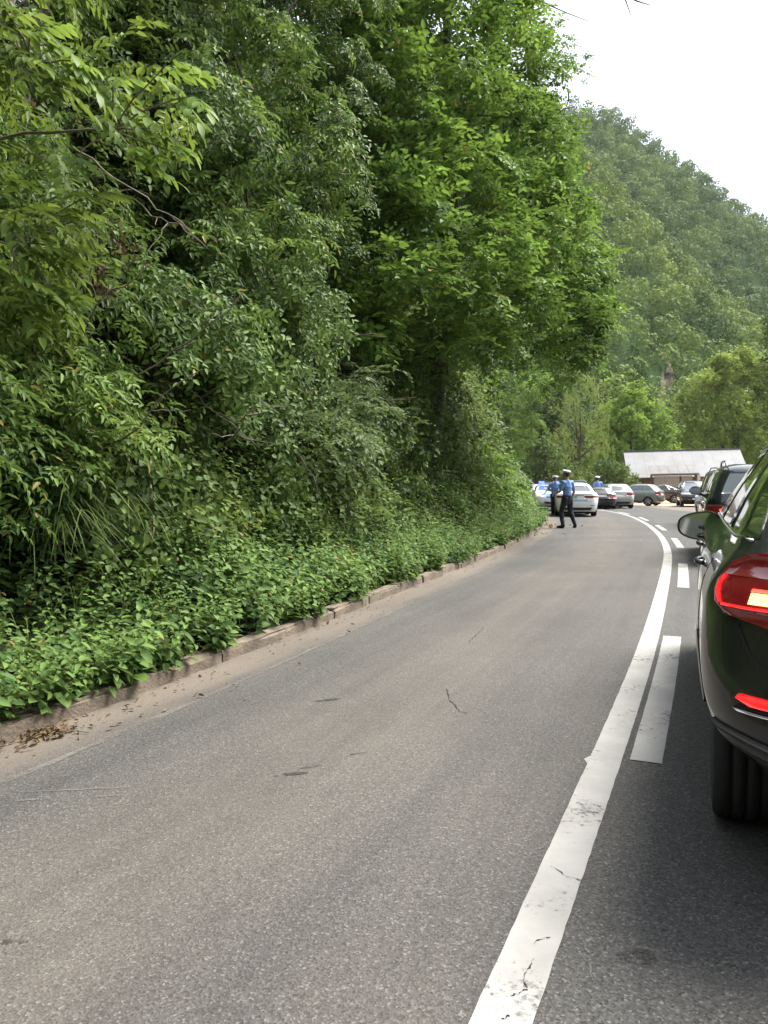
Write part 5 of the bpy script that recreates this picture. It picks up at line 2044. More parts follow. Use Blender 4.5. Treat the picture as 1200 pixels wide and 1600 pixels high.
        for k in range(20):
            v = V[k]
            V.append((v[0] * .90, -.048, v[2] * .88))
        for k in range(20):
            k2 = (k + 1) % 20
            F.append((k2, k, b0 + k, b0 + k2))
        m.add(V, F)
        o = m.build('door_mirror', mat, parent, smooth=True, loc=c)
        g = MB()
        g.add([(V[k][0] * .90, -.050 + .004 * 0, V[k][2] * .88) for k in range(20)], [tuple(range(20))])
        g.build('mirror_glass', M['mirror_glass'], o)
        s = MB()
        s.tube([base - c + np.array([-sx * .02, .06, -.03]), np.array([-sx * size[0] * .30, .06, -.05])], [.035, .028], 8)
        s.build('mirror_foot', M['black_plastic'], o, smooth=True)
        return o


def place_car(t, x, y, heading, tilt=0.0):
    """heading: degrees clockwise from +Y"""
    t.location = (x, y, 0)
    t.rotation_euler = (0, 0, -math.radians(heading))


def side_windows(c, t, glass, cuts, z0, z1, front_in=.28, rear_in=.22, rear_slope=1.0):
    """cuts = list of (rear fraction, front fraction) of the glasshouse length"""
    for sx in (-1, 1):
        for a, b in cuts:
            rows = []
            for z in np.linspace(z0, z1, 7):
                yr, yf, w, rr, rf = c.row(z)
                y0, y1 = yr + rear_in, yf - front_in
                ya, yb = y0 + (y1 - y0) * a, y0 + (y1 - y0) * b
                rows.append((z, ya, yb))
            c.patch('side_window', glass, t, rows, 6, .005, sx, .012, 0, 'y')


def std_car(name, label, x, y, heading, body, spec, glass=None, windscreen=None, rearglass=None, lit=False, cuts=((0, .28), (.31, .62), (.65, 1.0)), group=None, cat='car', rim=None, tail=None, rails=None, plate=True, bumper_dark=True, cladding=None, handle=None):
    c = Car(**spec)
    t = thing(name, label, cat, (0, 0, 0), 0, group)
    place_car(t, x, y, heading)
    c.body(body, t)
    glass = glass or M['glass']
    z0, z1 = c.zt + .035, c.top + .01
    side_windows(c, t, glass, cuts, z0, z1)
    w0 = lambda z: c.row(z)[2]
    # rear window and windscreen
    rows = [(z, -(w0(z) - .17), w0(z) - .17) for z in np.linspace(c.zt + .05, c.top + .005, 6)]
    c.patch('rear_window', rearglass or glass, t, rows, 12, .006, 1, .012, 0, 'x')
    rows = [(z, -(w0(z) - .12), w0(z) - .12) for z in np.linspace(c.zt + .03, c.top + .01, 6)]
    c.patch('windscreen', windscreen or M['sky_glass'], t, rows, 12, .006, 1, .012, 0, 'f')
    # lamps
    tl = tail or dict(z0=c.belt - .17, z1=c.belt + .02, t0=.62, t1=1.75)
    for sx in (-1, 1):
        o = c.patch('tail_light', M['red_lens'], t, [(tl['z0'], tl['t0'] + .04, tl['t1'] - .1), ((tl['z0'] + tl['z1']) / 2, tl['t0'], tl['t1']), (tl['z1'], tl['t0'] + .08, tl['t1'] - .06)], 10, .010, sx, .03, .006)
        if lit:
            zc = tl['z0'] + (tl['z1'] - tl['z0']) * .45
            c.patch('brake_lamp', M['brake_red'], o, [(zc - .04, tl['t0'] + .15, tl['t0'] + .75), (zc + .04, tl['t0'] + .12, tl['t0'] + .8)], 6, .018, sx, .01)
        hz = c.belt - .26
        c.patch('headlight', M['headlamp'], t, [(hz, 3.35, 4.25), (hz + .07, 3.25, 4.45), (hz + .13, 3.2, 4.35)], 10, .008, sx, .03, .008)
        c.patch('fog_lamp', M['headlamp'], t, [(.40, 4.0, 4.3), (.47, 3.95, 4.3)], 5, .008, sx, .02)
        c.patch('sill', cladding or M['black_plastic'], t, [(c.z[0] + .02, c.axle[0] + .42, c.axle[1] - .42), (c.z[0] + .10, c.axle[0] + .42, c.axle[1] - .42)], 8, .008, sx, .02, 0, 'y')
        for a in (.36, .70):
            y_ = c.ry + (c.cow - c.ry) * a
            c.patch('door_handle', handle or body, t, [(c.belt - .10, y_, y_ + .17), (c.belt - .075, y_, y_ + .17)], 4, .03, sx, .03, 0, 'y')
        # door gaps
        for a in (.30, .62):
            y_ = c.ry + (c.cow - c.ry) * a
            c.patch('door_gap', M['seam'], t, [(.36, y_, y_ + .009), (c.belt, y_ + .0, y_ + .009)], 1, .002, sx, .006, 0, 'y')
        c.mirror_arm(t, c.cow - .38, c.belt + .10, sx, body)
    if bumper_dark:
        w = c.row(.36)[2]
        c.patch('rear_valance', cladding or M['black_plastic'], t, [(.29, -(w - .30), w - .30), (.40, -(w - .22), w - .22)], 12, .012, 1, .03, 0, 'x')
        c.patch('grille', M['black_plastic'], t, [(.32, -.42, .42), (.44, -.5, .5)], 8, .010, 1, .03, 0, 'f')
        c.patch('upper_grille', M['black_plastic'], t, [(c.belt - .30, -.36, .36), (c.belt - .19, -.44, .44)], 8, .010, 1, .03, 0, 'f')
        c.patch('reflector', M['red_lens'], t, [(.47, .55, .72), (.50, .55, .72)], 3, .010, 1, .02, 0, 'x')
        c.patch('reflector', M['red_lens'], t, [(.47, -.72, -.55), (.50, -.72, -.55)], 3, .010, 1, .02, 0, 'x')
    if plate:
        zp = .72 if c.kind != 'sedan' else .80
        c.patch('number_plate', M['plate'], t, [(zp, -.26, .26), (zp + .11, -.26, .26)], 3, .012, 1, .02, 0, 'x')
        c.patch('number_plate', M['plate'], t, [(.46, -.26, .26), (.56, -.26, .26)], 3, .014, 1, .02, 0, 'f')
    if rails:
        for sx in (-1, 1):
            p = []
            for f in np.linspace(0, 1, 9):
                y_ = c.ry + .35 + (c.cow - .75 - c.ry - .75) * f
                zr = c.wz(y_, c.H - .03)
                xx = (c.row(c.H - .06)[2] - .06)
                p.append((sx * xx, y_, zr + (.075 if 0 < f < 1 else -.0)))
            m = MB()
            m.tube(p, [.018] * 9, 8)
            m.build('roof_rail', rails, t, smooth=True)
    c.wheels(t, rim)
    return t, c


# ---- the black estate car in front of the camera: heading along the road
def near_car():
    hd = math.degrees(math.atan2(0.415, 1.0))
    body = principled('black_metallic_paint', (0.019, 0.020, 0.0205), .30, metal=.3, coat=.75)
    spec = dict(L=4.75, W=1.83, H=1.60, belt=1.02, hood=1.15, hoodz=.96, wind=.9, rake=.52, rr=.36, bow=.09, wheel_r=.335, axle=(.95, 3.65), clear=.29, tumble=.20, warp=.06, sweep=.15, shoulder=.03)
    c = Car(**spec)
    t = thing('estate_car', 'glossy black estate car close at the right edge with its brake light lit', 'car')
    f = np.array([math.sin(math.radians(hd)), math.cos(math.radians(hd))])
    r = np.array([f[1], -f[0]])
    o = r * (-.018 + .915) + f * 2.38
    place_car(t, o[0], o[1], hd)
    c.body(body, t, fine=2)
    gl = glass_mat('estate_car_glass', (0.006, 0.010, 0.009))
    side_windows(c, t, gl, ((-.02, .20), (.23, .60), (.63, 1.0)), c.zt + .035, c.top + .01, rear_in=.26)
    w0 = lambda z: c.row(z)[2]
    rows = [(z, -(w0(z) - .20), w0(z) - .20) for z in np.linspace(c.zt + .045, c.top + .005, 8)]
    c.patch('rear_window', gl, t, rows, 16, .006, 1, .012, 0, 'x')
    # bright strip round the rear window
    for sx in (-1, 1):
        pts = [c.surf(sx * (w0(z) - .195), z, .008, 1, 'x') for z in np.linspace(c.zt + .06, c.top + .01, 12)]
        low = [c.surf(sx * (w0(c.zt + .04) - .195 - q), c.zt + .045 - .012 * min(1, q / .1) + .014 * max(0, 1 - q / .06) , .008, 1, 'x') for q in (.16, .11, .07, .04, .015)]
        m = MB()
        m.tube(np.array(low + pts), .0035, 6)
        m.build('window_trim', M['chrome'], t, smooth=True)
        zz_ = np.linspace(0, 1, 14)
        yr0, yf0 = c.row(c.zt + .03)[0] + .22, c.row(c.zt + .03)[1] - .24
        m = MB()
        m.tube(np.array([c.surf(yr0 + (yf0 - yr0) * q, c.zt + .028, .009, sx, 'y') for q in zz_]), .005, 6)
        m.build('belt_trim', M['chrome'], t, smooth=True)
        yr1, yf1 = c.row(c.top + .015)[0] + .24, c.row(c.top + .015)[1] - .26
        m = MB()
        m.tube(np.array([c.surf(yr1 + (yf1 - yr1) * q, c.top + .018, .009, sx, 'y') for q in zz_]), .005, 6)
        m.build('roof_trim', M['chrome'], t, smooth=True)
    rows = [(z, -(w0(z) - .12), w0(z) - .12) for z in np.linspace(c.zt + .03, c.top + .01, 6)]
    c.patch('windscreen', gl, t, rows, 12, .006, 1, .012, 0, 'f')
    lens = principled('red_lens_deep', (0.16, 0.008, 0.014), .10, coat=1.0, emit=(.75, 0.010, 0.02), estr=.035)
    lens2 = principled('red_lens_dark', (0.085, 0.006, 0.012), .10, coat=1.0, emit=(.6, 0.008, 0.015), estr=.03)
    for sx in (-1, 1):
        L_ = c.patch('tail_light', lens, t, [(.872, .85, 1.30), (.885, .70, 1.52), (.925, .34, 1.72), (.99, .24, 1.80), (1.06, .26, 1.77), (1.092, .34, 1.62)], 24, .012, sx, .05, .006)
        c.patch('lens_edge', lens2, L_, [(.880, .84, 1.30), (.895, .66, 1.53), (.925, .40, 1.66)], 16, .0195, sx, .008)
        c.patch('lens_edge', lens2, L_, [(1.022, .30, 1.74), (1.07, .32, 1.70), (1.085, .38, 1.60)], 16, .0195, sx, .008)
        c.patch('light_guide', M['red_lit'], L_, [(.934, 1.65, 1.67), (.98, 1.725, 1.75), (1.02, 1.715, 1.74)], 4, .021, sx, .010)
        c.patch('light_guide', M['red_lit'], L_, [(.928, .38, 1.64), (.936, .36, 1.65)], 18, .021, sx, .010)
        c.patch('brake_lamp', M['brake_lit'], L_, [(.945, .46, 1.46), (.978, .44, 1.465)], 10, .023, sx, .012)
        c.patch('brake_lamp', M['brake_red'], L_, [(.981, .44, 1.47), (.990, .44, 1.47)], 10, .022, sx, .010)
        c.patch('reflector', M['red_lit'], t, [(.645, .60, 1.44), (.657, .56, 1.53), (.675, .58, 1.50)], 14, .012, sx, .03, .004)  # no lamp: the reflector's brightness is put in as a glow
        c.patch('reflector_trim', M['chrome'], t, [(.622, .54, 1.52), (.630, .50, 1.56)], 14, .012, sx, .03)
        c.patch('reflector_recess', M['seam'], t, [(.632, .50, 1.55), (.641, .54, 1.52)], 14, .005, sx, .03)
        # tailgate gap, from below the lamp down into the bumper
        c.patch('panel_gap', M['seam'], t, [(.705, .96, .975), (.73, 1.24, 1.255), (.79, 1.42, 1.434), (.88, 1.52, 1.534)], 2, .003, sx, .008)
        c.patch('panel_gap', M['seam'], t, [(.696, .0, .96), (.705, .0, .97)], 10, .003, sx, .008)
        c.patch('bumper_lip', M['grey_plastic'], t, [(.435, .0, 1.50), (.475, .0, 1.78)], 24, .016, sx, .03)
        c.patch('painted_bumper_shine', principled('painted_shine_grey', (0.13, 0.13, 0.135), .5, metal=.2) if sx < 0 else bpy.data.materials['painted_shine_grey'], t, [(.478, .0, 1.78), (.498, .0, 1.86)], 24, .012, sx, .02)  # grey strip painted in for the highlight along the bumper
        c.patch('rear_valance', M['grey_plastic'], t, [(.29, .0, 1.2), (.43, .0, 1.45)], 20, .008, sx, .03)
        c.patch('headlight', M['headlamp'], t, [(.70, 3.35, 4.25), (.78, 3.25, 4.45), (.84, 3.2, 4.35)], 10, .008, sx, .03, .008)
        c.patch('sill', M['black_plastic'], t, [(.29, 1.45, 3.15), (.38, 1.45, 3.15)], 10, .008, sx, .02, 0, 'y')
        for a in (.37, .72):
            y_ = c.ry + (c.cow - c.ry) * a
            m = MB()
            p = [c.surf(y_ + q, .955, o_, sx, 'y') for q, o_ in ((0, .0), (.015, .022), (.10, .028), (.185, .022), (.20, .0))]
            m.tube(p, [.012] * 5, 8)
            m.build('door_handle', body, t, smooth=True)
        for a in (.22, .60):
            y_ = c.ry + (c.cow - c.ry) * a
            c.patch('door_gap', M['seam'], t, [(.40, y_, y_ + .008), (c.belt, y_, y_ + .008)], 1, .002, sx, .006, 0, 'y')
        c.mirror_arm(t, c.cow - .46, c.belt + .02, sx, body, (.265, .19), -.06, .0)
        p = []
        for q in np.linspace(0, 1, 13):
            y_ = c.ry + .42 + (c.cow - 1.35 - c.ry) * q
            p.append((sx * (c.row(c.H - .06)[2] - .03), y_, c.wz(y_, c.H - .035) + (.055 * min(1, 9 * q, 9 * (1 - q)))))
        m = MB()
        m.tube(p, .016, 8)
        m.build('roof_rail', M['chrome'], t, smooth=True)
    c.patch('number_plate', M['plate'], t, [(.74, -.26, .26), (.85, -.26, .26)], 3, .012, 1, .02, 0, 'x')
    c.patch('grille', M['black_plastic'], t, [(.32, -.5, .5), (.50, -.6, .6)], 8, .010, 1, .03, 0, 'f')
    c.wheels(t, M['rim'], .225, 5, .93)


near_car()

PAINT = {
    'white': paint('white_paint', (0.74, 0.75, 0.76)),
    'silver': paint('silver_paint', (0.40, 0.40, 0.385), .45, .32),
    'sage': paint('grey_green_paint', (0.20, 0.225, 0.20), .4, .32),
    'brown': paint('dark_brown_paint', (0.060, 0.040, 0.036), .3, .25),
    'black': paint('black_paint', (0.012, 0.013, 0.015), .0, .2),
    'bluesilver': paint('blue_silver_paint', (0.25, 0.265, 0.33), .5, .3),
    'night': paint('dark_blue_black_paint', (0.016, 0.018, 0.026), .2, .2),
}
HATCH = dict(L=4.1, W=1.74, H=1.47, belt=.92, hood=.95, hoodz=.87, wind=.80, rake=.42, wheel_r=.305, axle=(.72, 3.25))
SUV = dict(L=4.45, W=1.84, H=1.68, belt=1.06, hood=1.05, hoodz=1.0, wind=.75, rake=.36, wheel_r=.355, axle=(.86, 3.5), clear=.28, rr=.32)
SEDAN = dict(L=4.69, W=1.83, H=1.47, belt=.97, kind='sedan', hood=1.2, hoodz=.88, wind=.95, rake=.78, boot=.50, bootz=1.02, wheel_r=.33, axle=(1.05, 3.74), rr=.36)
VAN = dict(L=4.6, W=1.84, H=1.86, belt=1.08, hood=.85, hoodz=1.0, wind=.75, rake=.16, wheel_r=.33, axle=(.85, 3.55), clear=.24, rr=.22, tumble=.12)


def lane_pose(Y, off):
    """a spot off metres to the right of the solid line, and the heading of the lane there"""
    i = int(np.argmin(np.abs(LP[:, 1] - Y)))
    p = LP[i] - LN[i] * off
    return p[0], p[1], math.degrees(math.atan2(LT[i][0], LT[i][1]))


x, y, h = lane_pose(12.6, 1.47)
std_car('family_car', 'dark car queuing just ahead of the black estate car, brake light on', x, y, h, PAINT['night'], dict(SUV, H=1.70, rake=.30), rearglass=M['pale_glass'], lit=True, rails=M['chrome'], tail=dict(z0=.80, z1=1.0, t0=.42, t1=1.75))
x, y, h = lane_pose(24.0, 2.6)
std_car('people_carrier', 'tall blue silver car with black roof rails, furthest visible in the right lane queue', x, y, h, PAINT['bluesilver'], dict(VAN), rails=M['black_plastic'])
t, c = std_car('police_car', 'white police saloon seen from behind, parked by the verge beside the officer', 8.22, 32.6, 9, PAINT['white'], SEDAN, rearglass=M['glass'], tail=dict(z0=.80, z1=.90, t0=.50, t1=1.8), cat='police car', plate=False)
c.patch('number_plate', M['lime_plate'], t, [(.78, -.42, -.02), (.90, -.42, -.02)], 3, .014, 1, .02, 0, 'x')
c.patch('blue_stripe', M['blue_stripe'], t, [(.70, -.62, .42), (.735, -.62, .42)], 8, .010, 1, .02, 0, 'x')
c.patch('boot_gap', M['seam'], t, [(.66, -.66, .66), (.672, -.66, .66)], 8, .003, 1, .01, 0, 'x')
c.patch('boot_spoiler', M['black_plastic'], t, [(.965, -.72, .72), (.99, -.72, .72)], 10, .012, 1, .02, 0, 'x')
c.patch('rear_badge', M['grey_plastic'], t, [(.915, -.12, .28), (.935, -.12, .28)], 3, .008, 1, .01, 0, 'x')
for sx in (-1, 1):
    c.patch('blue_stripe', M['blue_stripe'], t, [(.62, .95, 3.6), (.74, .7, 3.6)], 12, .006, sx, .012, 0, 'y')
b = MB()
b.box((0, 2.05, c.H + .06), (1.15, .24, .09), taper=.92)
b.build('light_bar', M['beacon'], t, bevel=.015)

t, c = std_car('police_car', 'white police car with lit blue beacon facing the camera, behind the second officer', 10.0, 47.6, 187, PAINT['white'], SEDAN, cat='police car', plate=True, windscreen=M['sky_glass'])
c.patch('blue_stripe', M['blue_stripe'], t, [(.73, -.5, .5), (.83, -.62, .62), (.90, -.60, .60)], 12, .012, 1, .016, 0, 'f')
for sx in (-1, 1):
    c.patch('blue_stripe', M['blue_stripe'], t, [(.62, .95, 3.6), (.74, .7, 3.6)], 12, .006, sx, .012, 0, 'y')
b = MB()
b.box((0, 2.3, c.H + .05), (.50, .24, .07), taper=.92)
b.build('light_bar', M['beacon'], t, bevel=.015)
for sx in (-1, 1):
    b = MB()
    b.box((sx * .42, 2.3, c.H + .07), (.32, .24, .12), taper=.9)
    b.build('beacon', M['blue_lit'], t, bevel=.02)

# white car with its tailgate raised, behind the end of the bank
t, c = std_car('hatchback', 'white hatchback with its dark tailgate raised, half hidden by the bank', 9.95, 54.5, 76, PAINT['white'], HATCH)
b = MB()
g0, g1 = np.array([0, .55, 1.44]), np.array([0, -.60, 2.45])
dv = norm(g1 - g0)
up = np.array([0, dv[2], -dv[1]])
for (mname, th, off_, mt) in (('tailgate', .05, 0, PAINT['white']),):
    vs_ = []
    for p, w_ in ((g0, .56), (g1 - dv * .25, .66), (g1, .58)):
        for o_ in (0, -.06):
            for sx in (-1, 1):
                vs_.append(p + np.array([sx * w_, 0, 0]) + up * o_)
    fs = [(0, 1, 5, 4), (4, 5, 9, 8), (2, 6, 7, 3), (6, 10, 11, 7), (0, 4, 6, 2), (4, 8, 10, 6), (1, 3, 7, 5), (5, 7, 11, 9), (0, 2, 3, 1), (8, 9, 11, 10)]
    tg = mesh('tailgate', vs_, fs, PAINT['white'], t)
    gl_ = [g0 + dv * .12 + np.array([-.48, 0, 0]) - up * .064, g0 + dv * .12 + np.array([.48, 0, 0]) - up * .064, g0 + dv * .75 + np.array([.55, 0, 0]) - up * .064, g0 + dv * .75 + np.array([-.55, 0, 0]) - up * .064]
    m = MB()
    m.add([p for p in gl_] + [p - up * .01 for p in gl_], [(3, 2, 1, 0), (4, 5, 6, 7), (0, 1, 5, 4), (1, 2, 6, 5), (2, 3, 7, 6), (3, 0, 4, 7)])
    m.build('tailgate_glass', M['glass'], tg)
for sx in (-1, 1):
    m = MB()
    m.tube([np.array([sx * .55, .40, 1.10]), g0 + dv * .62 + np.array([sx * .52, 0, 0])], .012, 6)
    m.build('gas_strut', M['black_plastic'], t)

std_car('hatchback', 'black hatchback squeezed between the white police saloon and the silver hatchback', 12.35, 43.4, 7, PAINT['black'], dict(HATCH, H=1.29, belt=.80, hoodz=.76))
std_car('hatchback', 'silver hatchback with a dark number plate seen from behind, in the row of parked cars', 13.85, 44.9, 4, PAINT['silver'], dict(HATCH, L=4.2), glass=M['glass'], rearglass=M['pale_glass'])
std_car('hatchback', 'grey green hatchback turned sideways beyond the silver hatchback', 18.6, 51.2, -52, PAINT['sage'], dict(HATCH, L=3.9), glass=M['pale_glass'])
std_car('saloon_car', 'dark brown saloon parked sideways in front of the shed', 23.6, 60.0, -76, PAINT['brown'], dict(SEDAN, L=4.4, axle=(.95, 3.5)), glass=M['glass'])
std_car('off_road_car', 'black off road car with a bright windscreen facing the road before the shed', 20.9, 52.6, 196, PAINT['black'], SUV, rails=M['black_plastic'])

# ================================================================== SHED
M['roof_sheet'] = principled('grey_roof_sheet', (0.172, 0.180, 0.188), .7, vary=.10, vscale=.8, bump=.2, bscale=8, dirt=(.15, .145, .14))
M['porch_sheet'] = principled('porch_roof_sheet', (0.125, 0.125, 0.127), .7, vary=.15, vscale=1.2, dirt=(.10, .08, .07))


def brick_material():
    m, nt, out = new_mat('weathered_brick')
    tc = nt.nodes.new('ShaderNodeTexCoord')
    mp = nt.nodes.new('ShaderNodeMapping')
    mp.inputs['Rotation'].default_value = (math.radians(90), 0, 0)
    br = nt.nodes.new('ShaderNodeTexBrick')
    br.inputs['Scale'].default_value = 4.0
    br.inputs['Color1'].default_value = (0.20, 0.085, 0.055, 1)
    br.inputs['Color2'].default_value = (0.14, 0.065, 0.045, 1)
    br.inputs['Mortar'].default_value = (0.25, 0.22, 0.19, 1)
    br.inputs['Mortar Size'].default_value = 0.02
    nt.links.new(tc.outputs['Object'], mp.inputs['Vector'])
    nt.links.new(mp.outputs[0], br.inputs['Vector'])
    b = nt.nodes.new('ShaderNodeBsdfPrincipled')
    b.inputs['Roughness'].default_value = .9
    nt.links.new(br.outputs['Color'], b.inputs['Base Color'])
    nt.links.new(b.outputs[0], out.inputs['Surface'])
    return m


M['brick_wall'] = brick_material()
M['old_timber'] = principled('dark_timber', (0.060, 0.045, 0.036), .85, vary=.4, vscale=5)
M['grey_plank'] = principled('grey_plank', (0.250, 0.235, 0.215), .85, vary=.2, vscale=5)
M['pale_render'] = principled('pale_render', (0.42, 0.39, 0.36), .9, vary=.12, vscale=2)


def slab(pts, thick):
    """a flat quad given a thickness downwards along its normal"""
    P = np.array(pts, float)
    n = norm(np.cross(P[1] - P[0], P[3] - P[0]))
    Q = P - n * thick
    return list(P) + list(Q), [(0, 1, 2, 3), (7, 6, 5, 4), (0, 4, 5, 1), (1, 5, 6, 2), (2, 6, 7, 3), (3, 7, 4, 0)]


def shed():
    Y = 84.0
    a, b = at(984, 742, Y), at(1157, 742, Y + .0)
    x0, x1 = a[0], b[0]
    ez, rz = at(985, 742, Y)[2], at(985, 703, Y + 5)[2]
    t = thing('shed', 'long low shed with a pale grey roof behind the parked cars', 'shed', ((x0 + x1) / 2 + 1.5, Y + 5, -.2), math.radians(-12))
    t.rotation_euler[1] = math.radians(-1.0)
    W, D = (x1 - x0) * 1.0, 9.0
    hx = W / 2
    e, r = ez + .2, rz + .2
    # roof sheets of both slopes
    n = 12
    rf = link('roof', None, t)
    step = (W + .6) / n
    for k in range(n):
        xa, xb = -hx - .3 + k * step + .005, -hx - .3 + (k + 1) * step - .005
        for sgn in (-1, 1):
            pts = [(xa, sgn * (D / 2 + .35), e - .2), (xb, sgn * (D / 2 + .35), e - .2), (xb, 0, r), (xa, 0, r)]
            if sgn > 0:
                pts = [pts[1], pts[0], pts[3], pts[2]]
            v, f = slab(pts, .05)
            mesh('roof_sheet', v, f, M['roof_sheet'], rf)
    m = MB()
    m.box((0, 0, r + .02), (W + .7, .4, .06))
    m.build('ridge_cap', M['roof_sheet'], rf)
    m = MB()
    m.box((0, -D / 2 - .38, e - .27), (W + .6, .10, .12))
    m.build('gutter', M['old_timber'], t)
    # walls
    m = MB()
    wv = [(-hx, -D / 2, 0), (hx, -D / 2, 0), (hx, -D / 2, e - .32), (-hx, -D / 2, e - .32)]
    v, f = slab(wv, .25)
    m.add(v, f)
    for sx in (-1, 1):
        g = [(sx * hx, -D / 2 + .26, 0), (sx * hx, D / 2, 0), (sx * hx, D / 2, e - .25), (sx * hx, 0, r - .12), (sx * hx, -D / 2 + .26, e - .25)]
        q = [(p[0] - sx * .25, p[1], p[2]) for p in g]
        m.add(g + q, [(0, 1, 2, 3, 4), (9, 8, 7, 6, 5)] + [(i, (i + 1) % 5, 5 + (i + 1) % 5, 5 + i) for i in range(5)])
    v, f = slab([(hx, D / 2, 0), (-hx, D / 2, 0), (-hx, D / 2, e - .32), (hx, D / 2, e - .32)], .25)
    m.add(v, f)
    m.build('wall', M['brick_wall'], t)
    # lean to
    lx0, lx1 = -hx + .155 * W, -hx + .565 * W
    lt, lb = (at(1010, 725, Y)[2] + .2) * .98, at(1010, 739, Y - 2)[2] + .2
    rl = link('porch_roof', None, t)
    for k in range(5):
        s_ = (lx1 - lx0) / 5
        xa, xb = lx0 + k * s_ + .01, lx0 + (k + 1) * s_ - .01
        v, f = slab([(xa, -D / 2 - 2.3, lb), (xb, -D / 2 - 2.3, lb), (xb, -D / 2 - .3, lt), (xa, -D / 2 - .3, lt)], .05)
        mesh('roof_sheet', v, f, M['porch_sheet'], rl)
    m = MB()
    m.box(((lx0 + lx1) / 2, -D / 2 - 2.25, lb - .14), (lx1 - lx0, .10, .16))
    m.build('porch_beam', M['old_timber'], t)
    for xx in (lx0 + .1, lx1 - .35):
        m = MB()
        m.box((xx, -D / 2 - 2.2, (lb - .2) / 2), (.22, .22, lb - .22))
        m.build('post', M['old_timber'], t)
    m = MB()
    m.box((lx1 - .05, -D / 2 - 2.2, (lb - .1) / 2 - .08), (.30, .3, lb - .05))
    m.build('pier', M['pale_render'], t)
    # plank doors under the lean to
    nd = 18
    s_ = (lx1 - lx0 - 1.0) / nd
    for k in range(nd):
        m = MB()
        m.box((lx0 + .35 + (k + .5) * s_, -D / 2 - 2.05, (lb - .25) / 2), (s_ - .03, .05, lb - .28))
        m.build('plank', M['grey_plank'] if k < 12 else M['old_timber'] if k % 6 == 0 else M['grey_plank'], t)
    m = MB()
    m.box((hx - 2.4, -D / 2 - .02, 1.2), (1.1, .12, 1.2))
    m.build('window', M['old_timber'], t)
    m = MB()
    m.box((-hx + 1.0, -D / 2 - .03, 1.1), (.8, .1, 2.1))
    m.build('door', M['old_timber'], t)


shed()

# ================================================================== PEOPLE
M['skin'] = principled('skin', (0.36, 0.20, 0.135), .55)
M['shirt'] = principled('light_blue_shirt', (0.13, 0.24, 0.50), .8, vary=.12, vscale=10, bump=.4, bscale=22)
M['trousers'] = principled('dark_navy_trousers', (0.012, 0.013, 0.020), .85, vary=.2, vscale=9, bump=.4, bscale=20)
M['cap_white'] = principled('white_cap', (0.75, 0.76, 0.76), .7)
M['cap_black'] = principled('black_peak', (0.012, 0.012, 0.014), .3)
M['shoe'] = principled('black_shoe', (0.012, 0.011, 0.010), .45)
M['belt_leather'] = principled('black_leather', (0.014, 0.012, 0.012), .5)
M['hair'] = principled('dark_hair', (0.020, 0.015, 0.012), .8)
M['eye'] = principled('eye', (0.03, 0.02, 0.015), .3)


def capsule_mesh(parts):
    """closed tubes and balls that overlap, to be melted into one surface"""
    m = MB()
    for pts, rad, sq in parts:
        pts = np.array(pts, float)
        n = 14
        b = len(m.v)
        P2, R2 = [], []
        d0, d1 = norm(pts[0] - pts[1]), norm(pts[-1] - pts[-2])
        for a in (1.0, .7):
            P2.append(pts[0] + d0 * rad[0] * a * .9)
            R2.append(rad[0] * (.15 if a == 1 else .68))
        for p, r_ in zip(pts, rad):
            P2.append(p)
            R2.append(r_)
        for a in (.7, 1.0):
            P2.append(pts[-1] + d1 * rad[-1] * a * .9)
            R2.append(rad[-1] * (.15 if a == 1 else .68))
        mm = MB()
        mm.tube(P2, R2, n)
        V = np.array(mm.v)
        if sq is not None:                      # flatten across a direction about the axis
            ax, k = np.array(sq[0], float), sq[1]
            ax = norm(ax)
            for i in range(len(P2)):
                blk = V[i * n:(i + 1) * n]
                c = np.array(P2[i])
                dd = (blk - c) @ ax
                V[i * n:(i + 1) * n] = blk + np.outer(dd * (k - 1), ax)
        m.add(V, mm.f)
    return m


def hand_parts(w, e, thumb_side, curl=.5):
    """palm, four fingers and a thumb beyond wrist w, elbow e"""
    w, e = np.array(w, float), np.array(e, float)
    d = norm(w - e)
    th = norm(np.array(thumb_side, float) - d * np.dot(thumb_side, d))
    pn = np.cross(d, th)
    parts = [([w - d * .01, w + d * .045, w + d * .085], [.026, .036, .036], (pn, .55))]
    for k, (off, ln) in enumerate(((.030, .070), (.011, .080), (-.009, .074), (-.028, .058))):
        b = w + d * .088 + th * off
        k1 = b + d * ln * .45 + pn * ln * .10 * curl * 2
        k2 = k1 + d * ln * .26 + pn * ln * .28 * curl * 2
        tip = k2 + d * ln * .14 + pn * ln * .34 * curl * 2
        parts.append(([w + d * .06 + th * off * .8, b, k1, k2, tip], [.011, .0105, .0095, .009, .008], None))
    b = w + d * .03 + th * .030
    parts.append(([w + d * .02 + th * .015, b, b + d * .035 + th * .022, b + d * .065 + th * .026 + pn * .008], [.014, .013, .011, .009], None))
    return parts


